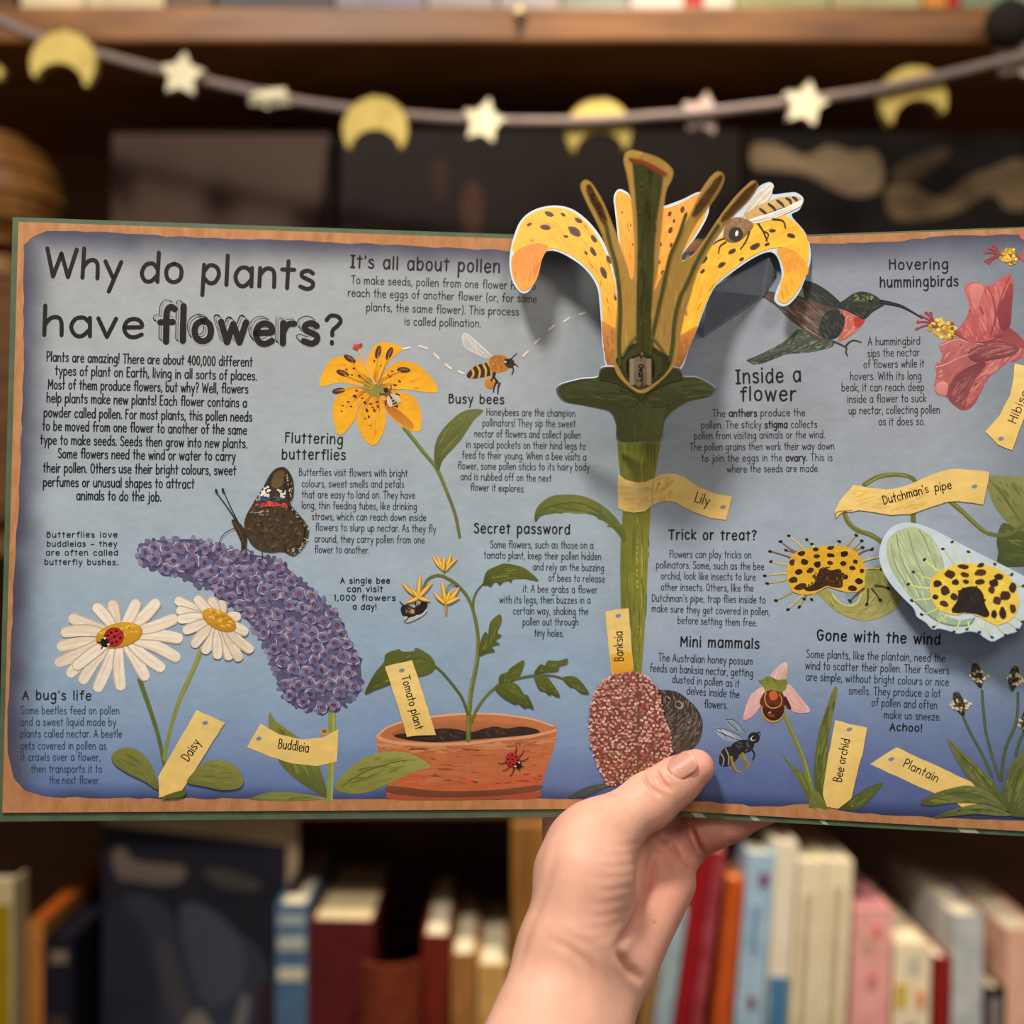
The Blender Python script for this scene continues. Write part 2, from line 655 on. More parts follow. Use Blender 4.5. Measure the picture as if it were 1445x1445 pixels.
# ================================================================== bookcase
YF = .92
ZL, ZM1, ZM2, ZT = .862, 1.178, 1.392, 1.805     # tops of the shelves
case = thing('bookcase', (0, 1.07, 0), 'dark brown wooden bookcase with thick plank shelves behind the open picture book', 'bookcase')
XL, XR = -1.0, 1.0
for k, (z, yf, m) in enumerate([(.12, YF, WOOD), (.48, YF, WOOD), (ZL, YF, WOOD), (ZM1, YF + .02, WOODDK), (ZM2, YF + .02, WOODDK), (ZT, YF, WOOD), (2.2, YF, WOOD)]):
    MB().box(XL, XR, yf, 1.23, z - .029, z).build('shelf', m, case, bevel=.003)
for x in (XL - .03, XR):
    MB().box(x, x + .03, YF - .005, 1.25, 0, 2.25).build('upright', WOOD, case, bevel=.002)
ux0, ux1 = (722 - 722.5) / F * .925, (783 - 722.5) / F * .925
MB().box(ux0, ux1, .925, 1.23, ZL, ZM1 - .029).build('divider', WOODUP, case, bevel=.002)
MB().box(XL, XR, 1.23, 1.25, 0, 2.25).build('back_panel', WOODDK, case)
# small screw hook and a dark strip below it on the edge of the top shelf
hk = MB().ball(P(733, 17, .915), (.0055, .003, .005), 10, 8)
hk.build('screw_head', mat('brass_screw', '#c9b27c', rough=.4, metal=.6), case, smooth=True)
MB().box(*(lambda a, b: (a[0], b[0], .9185, .921, b[2], a[2]))(P(729, 26, .92), P(738, 48, .92))).build('dark_strip', mat('dark_strip_brown', '#20130a'), case)

# ================================================================== books
PAPER = mat('page_edges', '#e6d3a8', '#cdb98c', scale=500, stretch=(1, .01, .01), rough=.9)
PAPERW = mat('white_page_edges', '#f2e6c8', '#e0d2b0', scale=500, stretch=(1, .01, .01), rough=.9)


def cloth(name, c, c2=None, rough=.6):
    return mat(name, c, c2, scale=60, rough=rough, spec=.3)


def shelf_book(name, px0, px1, pytop, col, label, group, lean=0., Yf=.927, base=ZL, depth=.16, paper=None, prints=(), round_spine=False, col2=None, page_drop=.003):
    """a book standing spine out; px0..px1 at its top, lean in degrees (top to the right)"""
    k = Yf / F
    th = (px1 - px0) * k
    ztop = CAMZ + (722.5 - pytop) * k
    H = (ztop - base) / math.cos(math.radians(lean))
    xb = (px1 - 722.5) * k - (ztop - base) * math.tan(math.radians(lean))
    o = thing(name, (xb, Yf, base), label, 'book', group)
    bt = min(.003, th * .12)
    m = cloth('cover_' + col.strip('#'), col, col2)
    c = MB()
    O = np.array([xb, Yf, base])

    def bx(x0, x1, y0, y1, z0, z1, mb):
        vv, ff = box_vf(x0, x1, y0, y1, z0, z1)
        mb.add([np.array(q) + O for q in vv], ff)
    if round_spine:
        n = 9
        vv, ff = [], []
        for z in (0, H):
            for r_ in (1., .78):
                for i in range(n):
                    a = math.pi * i / (n - 1)
                    vv.append(O + (-th / 2 - math.cos(a) * th / 2 * r_, .012 - math.sin(a) * .014 * (1 if r_ == 1 else .7), z))
        for i in range(n - 1):
            ff.append((i, i + 1, 2 * n + i + 1, 2 * n + i))
            ff.append((n + i + 1, n + i, 3 * n + i, 3 * n + i + 1))
            ff.append((2 * n + i, 2 * n + i + 1, 3 * n + i + 1, 3 * n + i))
            ff.append((i + 1, i, n + i, n + i + 1))
        c.add(vv, ff)
    else:
        bx(-th, 0, 0, .003, 0, H, c)
    bx(-th, -th + bt, .002 if not round_spine else .011, depth, 0, H, c)
    bx(-bt, 0, .002 if not round_spine else .011, depth, 0, H, c)
    c.build('cover', m, o)
    pg = MB()
    bx(-th + bt, -bt, .004 if not round_spine else .012, depth - .004, .003, H - page_drop, pg)
    pg.build('page_block', paper or PAPER, o)
    for (u0, u1, w0, w1, pc, pn) in prints:       # fractions of spine width, and of height from the top
        pm = MB()
        yo = -.0008 if not round_spine else -.0030
        bx(-th + th * u0, -th + th * u1, yo, yo + .0012, H * (1 - w1), H * (1 - w0), pm)
        pm.build(pn, cloth('print_' + pc.strip('#'), pc), o)
    o.rotation_euler = (0, math.radians(lean), 0)
    return o


GB_ = 'books standing on the lower shelf'
shelf_book('book', -150, 19, 1243, '#dcc998', 'cream bordered book with an olive yellow front panel, leftmost on the lower shelf', GB_, prints=[(.03, .975, .075, .97, '#a88d0c', 'front_panel')], Yf=.90, depth=.026, paper=PAPERW)
shelf_book('book', 40, 62, 1300, '#c9853c', 'orange topped book between the yellow fronted book and the navy book', GB_, depth=.2, paper=mat('orange_block', '#e8680f', '#d2580c'), page_drop=.0005)
shelf_book('book', 61, 104, 1325, '#161628', 'dark navy book with small pale spine labels beside the orange book', GB_, depth=.2,
           prints=[(.25, .8, .05, .10, '#8a7c68', 'spine_label'), (.2, .75, .32, .42, '#4a3a34', 'spine_label')], paper=mat('dark_block', '#2a2530', '#201c28'))
shelf_book('book', 389, 434, 1277, '#4d6d8c', 'blue book with pale spine bands next to the face-out dark cover', GB_, col2='#466482', paper=PAPERW,
           prints=[(.08, .92, .035, .075, '#a3b0b0', 'spine_band'), (.08, .92, .115, .165, '#b9bdb4', 'spine_band'), (.08, .92, .23, .275, '#d2cdb8', 'spine_band')])
shelf_book('book', 436, 528, 1300, '#5a1218', 'thick maroon book beside the blue banded book', GB_, col2='#4b0f14', lean=1.)
shelf_book('book', 505, 593, 1362, '#7a3218', 'short rounded russet leather book between the maroon and the red brown books', GB_, col2='#5f240f', round_spine=True, Yf=.905, page_drop=.006, depth=.012,
           paper=mat('russet_block', '#8a4024', '#773519'))
shelf_book('book', 596, 634, 1321, '#76200f', 'slim red brown book with a bright cream page top', GB_, col2='#641a0c', paper=PAPERW, lean=1.)
shelf_book('book', 637, 671, 1347, '#a97340', 'tan book between the slim red brown book and the pale stub by the divider', GB_, paper=PAPERW, col2='#95642f')
shelf_book('book', 674, 716, 1362, '#d0a45e', 'pale sand coloured book against the wooden divider', GB_, col2='#b98e4c', paper=PAPERW)
# right bay
shelf_book('book', 890, 907, 1385, '#22262c', 'black book low beside the wrist, first right of the divider', GB_, lean=7.)
shelf_book('book', 912, 931, 1364, '#a0743a', 'amber brown slim book right of the black one by the wrist', GB_, lean=8.)
shelf_book('book', 945, 970, 1287, '#a9bcc4', 'pale grey blue book partly behind the palm', GB_, lean=8., col2='#93a9b5', prints=[(.1, .9, .55, .75, '#3f6687', 'spine_panel')])
shelf_book('book', 986, 1007, 1200, '#a3101c', 'bright red tall slim book just right of the palm', GB_, lean=8., col2='#8c0b16')
shelf_book('book', 1009, 1024, 1202, '#b8505a', 'rose red slim book between the bright red and the orange books', GB_, lean=7.6, col2='#8e2730')
shelf_book('book', 1027, 1051, 1243, '#cb5a1f', 'orange paperback with a rounded pale top, right of the rose red book', GB_, lean=5.6, col2='#bd4d18', paper=mat('orange_top', '#f0a468', '#e8965a'))
shelf_book('book', 1056, 1094, 1206, '#b4d0e4', 'sky blue book with dark red dots on its spine', GB_, lean=4.5, col2='#97b8d2', paper=PAPERW,
           prints=[(.5, .82, .06, .10, '#7d2a48', 'spine_dot'), (.38, .66, .44, .475, '#7d2a48', 'spine_dot'), (.3, .6, .16, .3, '#86a9c8', 'spine_lettering')])
shelf_book('book', 1096, 1126, 1190, '#f2ead6', 'off-white tall book with a blue block low on its spine', GB_, lean=3.6, col2='#e8dcc0', paper=PAPERW, prints=[(.05, .95, .40, .62, '#4c82ac', 'spine_block')])
shelf_book('book', 1128, 1164, 1216, '#f3e9cc', 'cream hardback right of the off-white book with the blue block', GB_, lean=3.3, col2='#ead9b2', paper=PAPERW, prints=[(.22, .6, .1, .8, '#d2c2a0', 'spine_lettering')])
shelf_book('book', 1166, 1204, 1216, '#f3eacc', 'cream hardback just left of the pink book', GB_, lean=3.1, col2='#ecdcb4', paper=PAPERW, prints=[(.25, .68, .08, .7, '#d6c4a0', 'spine_lettering')])
shelf_book('book', 1206, 1260, 1283, '#f0b4ae', 'pink book with small coral and cream spots on its spine', GB_, lean=2.2, col2='#e69b94', paper=mat('pink_block', '#c4848a', '#b0737c'),
           prints=[(.5, .72, .06, .10, '#ef7d6a', 'spine_spot'), (.22, .5, .10, .16, '#d9ad96', 'spine_spot'), (.4, .62, .24, .29, '#dd7f7d', 'spine_spot')])
shelf_book('book', 1262, 1314, 1332, '#f4e6c4', 'cream floral patterned book between the pink and the dark red books', GB_, lean=1.4, col2='#e6d5b2', paper=PAPERW,
           prints=[(.06, .36, .17, .27, '#d9b83c', 'spine_flower'), (.62, .86, .2, .27, '#e89a68', 'spine_flower'), (.4, .66, .34, .46, '#6f9fb8', 'spine_flower'), (.1, .32, .52, .6, '#df8f86', 'spine_flower'), (.35, .7, .04, .12, '#d3d2c0', 'spine_flower')])
shelf_book('book', 1319, 1342, 1352, '#8e1a18', 'slim dark red book right of the floral one', GB_, lean=1.2, paper=PAPERW)
shelf_book('book', 1346, 1388, 1292, '#c8ccca', 'pale grey book standing tall with a bright page top', GB_, lean=1.1, col2='#aab0b0', paper=PAPERW)
shelf_book('book', 1390, 1418, 1395, '#1d1a1c', 'low black book with a pale label, right of the pale grey book', GB_, lean=.6, paper=PAPERW, prints=[(.2, .8, .05, .22, '#8a7f7c', 'spine_label')])
shelf_book('book', 1421, 1475, 1312, '#f0bfa4', 'peach pink book cut by the right edge of the photo', GB_, lean=.4, col2='#eab39a', paper=PAPERW)


# face-out covers
def face_book(px0, px1, py0, zbase, Y, label, base_col, col2, border=None, tilt=6., thick=.014):
    a, b = P(px0, py0, Y), P(px1, py0, Y)
    H = a[2] - zbase
    W = b[0] - a[0]
    y0 = Y
    o = thing('face_out_book', (a[0] + W / 2, y0, zbase), label, 'book', 'books displayed face out')
    O = np.array([a[0] + W / 2, y0, zbase])
    c = MB()
    c.add(*[[tuple(np.array(q) + O) for q in box_vf(-W / 2, W / 2, 0, .002, 0, H)[0]], box_vf(0, 1, 0, 1, 0, 1)[1]])
    c.add(*[[tuple(np.array(q) + O) for q in box_vf(-W / 2, W / 2, thick - .002, thick, 0, H)[0]], box_vf(0, 1, 0, 1, 0, 1)[1]])
    c.add(*[[tuple(np.array(q) + O) for q in box_vf(-W / 2, -W / 2 + .002, .002, thick - .002, 0, H)[0]], box_vf(0, 1, 0, 1, 0, 1)[1]])
    c.build('cover', mat('cover_face', base_col, col2, scale=9, rough=.6, spec=.12), o)
    p = MB()
    p.add(*[[tuple(np.array(q) + O) for q in box_vf(-W / 2 + .003, W / 2 - .003, .002, thick - .002, .002, H - .003)[0]], box_vf(0, 1, 0, 1, 0, 1)[1]])
    p.build('page_block', PAPER, o)
    o.rotation_euler = (math.radians(-tilt), 0, 0)
    return o, O, W, H


def cover_print(o, O, W, H, name, items):
    """items: (colour, outline in fractions of the cover from its top left)"""
    vs_, fs_, cs_ = [], [], []
    y = -.0002
    for col, pts in items:
        q = cat(np.array(pts, float).reshape(-1, 2), True, 5) if len(pts) > 8 else np.array(pts, float).reshape(-1, 2)
        q, ff = fill(q)
        n = len(vs_)
        vs_ += [(O[0] - W / 2 + u * W, O[1] + y, O[2] + H * (1 - w)) for u, w in q]
        cs_ += [lin(col)] * len(q)
        fs_ += [[i + n for i in r] for r in ff]
        y -= .00004
    return mesh_obj(name, vs_, fs_, INKMATT, o, cols=cs_)


o, O, W, H = face_book(140, 418, 1150, ZL, .955, 'dark navy book displayed face out with pale smoky figures and a cream top band', '#1d1d25', '#24252f', tilt=2.)
cover_print(o, O, W, H, 'cover_art', [
    ('#b09a78', [0, 0, 1.0, 0, 1.0, .10, 0, .035]),
    ('#a48e72', [.945, .05, 1, .05, 1, .16, .945, .22]),
    ('#6a5e56', [.05, .125, .10, .10, .16, .14, .30, .15, .42, .16, .40, .20, .30, .21, .16, .20, .08, .19]),
    ('#4a4340', [.52, .17, .62, .165, .80, .20, .78, .23, .60, .215]),
    ('#343947', [.10, .28, .22, .24, .36, .30, .48, .45, .70, .35, .90, .50, .80, .62, .60, .70, .35, .70, .15, .62]),
    ('#474448', [.28, .38, .36, .40, .48, .62, .44, .66, .34, .56]),
    ('#2c2f3a', [.02, .30, .2, .32, .30, .55, .25, .75, .05, .8]),
    ('#444858', [.40, .28, .52, .27, .70, .36, .72, .50, .55, .56, .44, .42]),
    ('#7a7068', [.42, .62, .50, .57, .58, .63, .60, .72, .50, .76, .40, .74]),
    ('#9a866c', [.42, .66, .48, .63, .56, .67, .58, .74, .50, .77, .43, .74]),
    ('#6f6a6c', [.60, .80, .72, .52, .76, .54, .68, .82]),
    ('#3b2a30', [.80, .48, .92, .50, .9, .9, .78, .9])])

o, O, W, H = face_book(152, 462, 182, ZM2, .972, 'plain taupe grey book displayed face out under the left part of the garland', '#3f2f28', '#493830', tilt=2.)
cover_print(o, O, W, H, 'cover_art', [('#211a18', [.38, 1, .46, .62, .62, .56, .78, .6, .95, .2, 1, .05, 1, 1]), ('#43372f', [.55, .50, .72, .40, .80, .30, .82, .48, .70, .56, .6, .55])])
o, O, W, H = face_book(478, 1050, 176, ZM2, .975, 'charcoal brown book displayed face out behind the pop-up flower', '#1b1411', '#211814', tilt=2.)
cover_print(o, O, W, H, 'cover_art', [('#3a2a25', [.225, .10, .245, .07, .27, .10, .265, .18, .24, .19, .23, .15]), ('#4a342a', [.30, .18, .325, .13, .355, .17, .35, .26, .325, .28, .305, .24]),
                                      ('#261d1a', [.02, .2, .12, .22, .2, .3, .16, .4, .03, .42])])
o, O, W, H = face_book(1058, 1470, 180, ZM2, .968, 'black book displayed face out with cream wave patterns at upper right', '#100c09', '#15100c', tilt=2.)
cover_print(o, O, W, H, 'cover_art', [
    ('#7a6850', [.02, .035, .10, .03, .20, .06, .28, .035, .36, .05, .44, .05, .47, .10, .45, .155, .36, .165, .28, .14, .20, .11, .10, .10, .02, .09]),
    ('#6a5840', [.48, .15, .56, .135, .66, .17, .76, .12, .86, .09, .93, .07, .98, .09, .97, .19, .90, .20, .84, .16, .74, .20, .62, .225, .50, .22]),
    ('#433628', [.50, .10, .60, .06, .68, .04, .70, .06, .60, .12, .53, .14]),
    ('#8a765a', [.06, .05, .15, .055, .24, .085, .33, .07, .40, .08, .40, .12, .30, .12, .2, .10, .08, .08])])

# books on the top shelf: only their feet show
TOPB = [(-70, 22, '#5a3a28'), (30, 118, '#d9c7a2'), (121, 232, '#cdbb98'), (236, 300, '#6a5644'), (305, 470, '#4b4a50'), (474, 600, '#8a8690'), (604, 700, '#a9a29c'), (704, 790, '#b3aca8'),
        (794, 886, '#9aa092'), (890, 965, '#e4d8cc'), (968, 990, '#c03a30'), (993, 1036, '#e6dac8'), (1040, 1170, '#a8a878'), (1174, 1300, '#b4ae80'), (1304, 1336, '#d88c3c'), (1340, 1352, '#c22838'), (1356, 1470, '#7d8e72')]
TL = ['brown', 'cream', 'pale beige', 'umber', 'slate', 'lavender grey', 'light grey', 'pearl grey', 'sage grey', 'off-white', 'thin red', 'ivory', 'olive green', 'khaki', 'orange', 'thin crimson', 'muted green']
for i, (a, b, c) in enumerate(TOPB):
    lb = '%s book on the top shelf, its foot %s' % (TL[i], 'at the left edge of the photo' if i == 0 else 'right of the %s book' % TL[i - 1])
    shelf_book('book', a, b, -330 - (i * 37) % 60, c, lb, 'books along the top shelf', base=ZT, Yf=.93)

# dark rounded ornament hanging over the right end of the top shelf edge
o = thing('bauble', P(1424, 32, .90), 'black rounded bauble in front of the top shelf at the upper right corner', 'ornament')
MB().ball(P(1424, 34, .895), (.019, .016, .019), 20, 14).build('ball', mat('black_felt', '#17100c', '#21170f', scale=200, rough=.9), o, smooth=True)
MB().tube([P(1424, 4, .895), P(1424, -20, .897)], .002).build('hanger', mat('black_cord', '#1a1410'), o)

# amber woven lantern at the left edge
o = thing('lantern', P(-12, 300, .97), 'round amber woven lantern at the left edge under the garland', 'lantern')
am = mat('woven_amber', '#5c3812', '#7d521c', scale=60, rough=.55, bump=.5)
c0 = P(-12, 286, .97)
MB().ball(c0, .058, 28, 18).build('globe', am, o, smooth=True)
rb = MB()
for k in range(7):
    t = -1.1 + k * .36
    rr, zz = .0585 * math.cos(t), .0585 * math.sin(t)
    rb.tube([c0 + (rr * math.cos(w), rr * math.sin(w), zz) for w in np.linspace(0, 2 * math.pi, 28, endpoint=False)], .0022, 6, closed=True)
rb.build('woven_band', mat('woven_straw', '#8a642c', '#644014', scale=90), o, smooth=True)
MB().tube([c0 + (0, 0, -.052), c0 + (0, 0, -.068)], [.045, .05], 20).build('foot', am, o)
zb = c0[2] - .068
o2 = thing('wooden_box', (P(70, 300, .99)[0], 1.0, ZM2), 'small brown wooden box standing beside the amber lantern', 'box')
x0, x1 = P(-90, 0, .99)[0], P(148, 0, .99)[0]
MB().box(x0, x1, .93, 1.1, ZM2, zb - .002).build('box_body', mat('box_wood', '#6d451e', '#4a2d12', scale=12, stretch=(1, 6, 6)), o2, bevel=.003)
MB().box(x0 - .002, x1 + .002, .928, 1.102, zb - .002, zb + .002).build('lid', mat('box_wood_lid', '#7d5226', '#5a3817', scale=12, stretch=(1, 6, 6)), o2, bevel=.001)

# ================================================================== garland
g = thing('garland', P(722, 172, .895), 'cord garland of yellow moons and cream stars strung across the bookcase front', 'garland')
GY = .895
GP = [(-90, -8), (-40, 11), (0, 29), (50, 51), (140, 77), (230, 101), (290, 115), (350, 128), (420, 143), (480, 152), (570, 163), (650, 169), (720, 172), (800, 172), (860, 170), (920, 165), (990, 160), (1050, 153), (1100, 147),
      (1180, 136), (1240, 126), (1330, 107), (1400, 90), (1450, 79), (1520, 62)]
CORD = mat('cord_grey', '#8f7f7b', '#75665f', scale=300, rough=.9, bump=.4)
MB().tube([P(x, y, GY) for x, y in cat(GP, False, 4)], .0040, 8).build('cord', CORD, g, smooth=True)
FELT_Y = mat('moon_yellow', '#cfba68', '#bda656', scale=70, rough=.75)
FELT_C = mat('star_cream', '#e4dcbc', '#d6ccaa', scale=70, rough=.75)
FELT_DIM = mat('star_cream_dim', '#c9b2a6', '#b39c90', scale=70, rough=.8)  # cream stars again, the dimness of those turned away mixed into the colour


def flat_piece(name, poly, Y, m, label, th=.006, yaw=0., pitch=0., c=None):
    """thick cut-out of an outline around centre c (photo pixels), turned about its centre"""
    q, ff = fill(np.array(poly, float))
    n = len(poly)
    c = np.array(c, float)
    C3 = P(c[0], c[1], Y)
    k = Y / F
    cy, sy, cp, sp = math.cos(yaw), math.sin(yaw), math.cos(pitch), math.sin(pitch)

    def tr(p, y):
        X, Z = (p[0] - c[0]) * k, -(p[1] - c[1]) * k
        y2, z2 = y * cp - Z * sp, y * sp + Z * cp
        return C3 + (X * cy - y2 * sy, X * sy + y2 * cy, z2)
    v = [tr(p, -th / 2) for p in q] + [tr(p, th / 2) for p in q]
    N = len(q)
    faces = [list(r) for r in ff] + [[i + N for i in r][::-1] for r in ff]
    faces += [[i, (i + 1) % n, (i + 1) % n + N, i + N] for i in range(n)]
    ob = mesh_obj(name, v, faces, m, g)
    ob['label'] = label
    bv = ob.modifiers.new('bevel', 'BEVEL')
    bv.width = .0012
    bv.segments = 2
    bv.limit_method = 'ANGLE'
    return ob


def moon(cx, cy, R, rot, **k):
    c, r = .80 * R, .80 * R
    ty = (R * R - r * r + c * c) / (2 * c)
    tx = math.sqrt(R * R - ty * ty)
    e = .13
    ta = math.atan2(ty, tx) - e
    a0 = [(R * math.cos(t), R * math.sin(t)) for t in np.linspace(-math.pi - ta, ta, 34)]
    tb = math.atan2(ty - c, tx) - e * .9
    b0 = [(r * math.cos(t), c + r * math.sin(t)) for t in np.linspace(tb, -math.pi - tb, 26)]
    pl = []
    for x, y in a0 + b0:
        pl.append((cx + x * math.cos(rot) - y * math.sin(rot), cy + x * math.sin(rot) + y * math.cos(rot)))
    return flat_piece('moon', pl, c=(cx, cy), **k)


def star(cx, cy, R, rot, **k):
    pl = []
    for i in range(10):
        r = R if i % 2 == 0 else R * .55
        t = rot - math.pi / 2 + i * math.pi / 5
        pl.append((cx + r * math.cos(t), cy + r * math.sin(t)))
    q = []
    for i in range(10):
        a, b, c_ = np.array(pl[i - 1]), np.array(pl[i]), np.array(pl[(i + 1) % 10])
        w = .24
        q += [tuple(b + (a - b) * w), tuple(b + ((a - b) * w + (c_ - b) * w) * .28), tuple(b + (c_ - b) * w)]
    return flat_piece('star', q, c=(cx, cy), **k)


moon(91, 91, 46, .16, Y=GY - .007, m=FELT_Y, label='bright yellow crescent moon at the left end')
moon(530, 184, 46, .0, Y=GY - .007, m=FELT_Y, label='yellow crescent moon left of the middle')
moon(844, 187, 46, -.06, Y=GY + .008, m=FELT_Y, label='yellow crescent moon hanging behind the cord', pitch=.0)
moon(1287, 142, 47, -.22, Y=GY + .008, m=FELT_Y, label='yellow crescent moon near the right end')
star(258, 107, 33, .12, Y=GY - .007, m=FELT_C, label='cream star right of the left moon')
star(382, 138, 33, .64, Y=GY - .007, m=FELT_C, label='cream star tipped nearly edge-on', pitch=-.95)
star(683, 172, 33, .2, Y=GY - .007, m=FELT_C, label='bright cream star in the middle')
star(992, 162, 33, .15, Y=GY + .008, m=FELT_DIM, label='cream star with shading in its colour behind the cord')
star(1135, 147, 34, .2, Y=GY - .007, m=FELT_C, label='bright cream star left of the right moon')
star(1436, 82, 36, .1, Y=GY + .008, m=FELT_DIM, label='cream star with shading in its colour at the right edge')
star(-2, 104, 12, .2, Y=GY + .02, m=FELT_Y, label='tiny yellow star at the left edge')
# ================================================================== the pop-up picture book
book = thing('pop_up_book', PAGE.at(900, 1141, -.012), 'open pop-up picture book about flowers with green cover, held up by a hand', 'book')
GREEN = mat('green_cover', '#576c54', '#4a5e49', scale=120, rough=.5)
KRAFT = mat('kraft_border', '#c08a5e', '#ab764c', scale=260, rough=.85, stretch=(1, 1, .4))
KRAFTPAGE = KRAFT
WHITE_EDGE = mat('card_core', '#e9e2d2', rough=.9)


def slab(name, quad, z0, z1, m, parent, n=6):
    """flat board: outline in photo pixels on the page plane, from depth z0 to z1 along the page normal"""
    q = []
    for i in range(len(quad)):
        a, b = np.array(quad[i], float), np.array(quad[(i + 1) % len(quad)], float)
        for k in range(n):
            q.append(a + (b - a) * k / n)
    q = np.array(q)
    mid = quad[0][0] + quad[1][0]
    sd = 899.99 if q[:, 0].mean() < 900 else 900.01
    N = len(q)

    def at(p, z):
        x = min(p[0], 899.99) if sd < 900 else max(p[0], 900.01)
        return PAGE.at(x, p[1], z)
    v = [at(p, z0) for p in q] + [at(p, z1) for p in q]
    f = [list(range(N)), [i + N for i in range(N)][::-1]] + [[(i + 1) % N, i, i + N, (i + 1) % N + N] for i in range(N)]
    ob = mesh_obj(name, v, f, m, parent)
    return ob


XRE = 1838          # outer edge of the right page, out of frame


def ry(a, b, x):
    return a + (b - a) * (x - 900) / 545.


LP = [(26, 313), (900, 343), (900, 1141), (3, 1147)]
RP = [(900, 343), (XRE, ry(343, 322, XRE)), (XRE, ry(1141, 1173, XRE)), (900, 1141)]
page_l = slab('page', LP, 0, -.0007, KRAFT, book)
page_l['label'] = 'page left of the fold, with the big heading'
page_r = slab('page', RP, 0, -.0007, KRAFT, book)
page_r['label'] = 'page right of the fold'
cov = slab('cover_board', [(17, 305.5), (897, 336), (897, 1152.5), (-5, 1160)], -.0008, -.0038, GREEN, book)
cov2 = slab('cover_board', [(903, 339), (XRE + 9, ry(339, 319, XRE)), (XRE + 9, ry(1150, 1181, XRE)), (903, 1150)], -.0008, -.0038, GREEN, book)
sp = MB()
a0, a1 = PAGE.at(890, 338, -.007), PAGE.at(910, 338, -.007)
b0, b1 = PAGE.at(890, 1149, -.007), PAGE.at(910, 1149, -.007)
pts = []
for (p, q) in ((a0, a1), (b0, b1)):
    for r in (0, .002):
        for t in np.linspace(0, 1, 7):
            pts.append(p + (q - p) * t + np.array([0, r + .0035 * math.sin(t * math.pi), 0]))
fs = []
for i in range(6):
    fs += [(i, i + 1, 14 + i + 1, 14 + i), (7 + i + 1, 7 + i, 21 + i, 21 + i + 1), (i + 1, i, 7 + i, 7 + i + 1), (14 + i, 14 + i + 1, 21 + i + 1, 21 + i)]
sp.add(pts, fs).build('spine', GREEN, book)
# paler worn strip and tape marks along the lower edge of the right cover
WORN = mat('worn_green', '#a9bd9e', '#94ab8c', scale=200, rough=.6)
for x0_, x1_ in ((974, 990), (1056, 1066), (1155, 1163), (1350, 1376)):
    tm = MB()
    q = [PAGE.at(x, y, -.0007) for x, y in ((x0_, ry(1142, 1174, x0_)), (x1_, ry(1142, 1174, x1_)), (x1_ + 7, ry(1149.5, 1180.5, x1_)), (x0_ + 7, ry(1149.5, 1180.5, x0_)))]
    tm.add(q, [(0, 1, 2, 3)]).build('worn_mark', WORN, cov2)


# ------------------------------------------------------------------ printed grounds
def jitter_edge(pts, amp, step=14.):
    out = []
    n = len(pts)
    for i in range(n):
        a, b = np.array(pts[i], float), np.array(pts[(i + 1) % n], float)
        m = max(1, int(np.linalg.norm(b - a) / step))
        for k in range(m):
            t = a + (b - a) * k / m
            out.append(t + RNG.uniform(-amp, amp, 2))
    return np.array(out)


def smooth_noise(seed, cell):
    r = np.random.RandomState(seed)
    G = r.uniform(-1, 1, (90, 90))

    def fnn(x, y):
        u, v_ = x / cell + 20, y / cell + 5
        i, j = int(math.floor(u)), int(math.floor(v_))
        a, b = u - i, v_ - j
        a, b = a * a * (3 - 2 * a), b * b * (3 - 2 * b)
        i %= 89
        j %= 89
        return (G[i, j] * (1 - a) + G[i + 1, j] * a) * (1 - b) + (G[i, j + 1] * (1 - a) + G[i + 1, j + 1] * a) * b
    return fnn


NZ1, NZ2, NZ3 = smooth_noise(3, 90), smooth_noise(8, 34), smooth_noise(21, 15)


def ramp(stops, t):
    for (a, ca), (b, cb) in zip(stops, stops[1:]):
        if t <= b:
            k = max(0., min(1., (t - a) / (b - a)))
            return ca * (1 - k) + cb * k
    return stops[-1][1]


VERT = [(330, lin('#9aa0a8')), (450, lin('#a2abb2')), (640, lin('#a3b2be')), (800, lin('#a3b8ca')), (900, lin('#9ab3cd')), (985, lin('#8eaaca')), (1050, lin('#7f9ac4')), (1105, lin('#667eb2')), (1150, lin('#5468a0'))]
VERTR = [(330, lin('#8891a2')), (450, lin('#939dab')), (620, lin('#9ba6b4')), (760, lin('#9fafc2')), (880, lin('#9dafc6')), (960, lin('#8fa4c2')), (1030, lin('#778cb6')), (1090, lin('#6072a8')), (1160, lin('#4f6096'))]


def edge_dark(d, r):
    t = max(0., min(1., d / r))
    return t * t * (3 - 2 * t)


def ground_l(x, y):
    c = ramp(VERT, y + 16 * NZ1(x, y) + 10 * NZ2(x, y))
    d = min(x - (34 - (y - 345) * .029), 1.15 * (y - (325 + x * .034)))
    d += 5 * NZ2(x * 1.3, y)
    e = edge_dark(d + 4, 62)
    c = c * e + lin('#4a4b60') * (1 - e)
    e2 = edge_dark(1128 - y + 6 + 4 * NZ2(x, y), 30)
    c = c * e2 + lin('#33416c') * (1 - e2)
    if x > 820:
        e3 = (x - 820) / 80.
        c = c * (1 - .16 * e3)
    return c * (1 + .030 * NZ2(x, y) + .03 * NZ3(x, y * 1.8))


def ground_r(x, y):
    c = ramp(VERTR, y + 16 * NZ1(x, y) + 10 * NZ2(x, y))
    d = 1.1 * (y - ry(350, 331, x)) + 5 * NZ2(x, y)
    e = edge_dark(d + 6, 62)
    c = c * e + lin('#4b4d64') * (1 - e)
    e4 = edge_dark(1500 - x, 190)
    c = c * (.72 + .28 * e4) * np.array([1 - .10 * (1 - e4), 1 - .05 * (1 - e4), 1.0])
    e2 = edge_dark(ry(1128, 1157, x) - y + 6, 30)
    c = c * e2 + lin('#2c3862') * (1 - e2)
    return c * (1 + .032 * NZ2(x, y) + .03 * NZ3(x, y * 1.8))


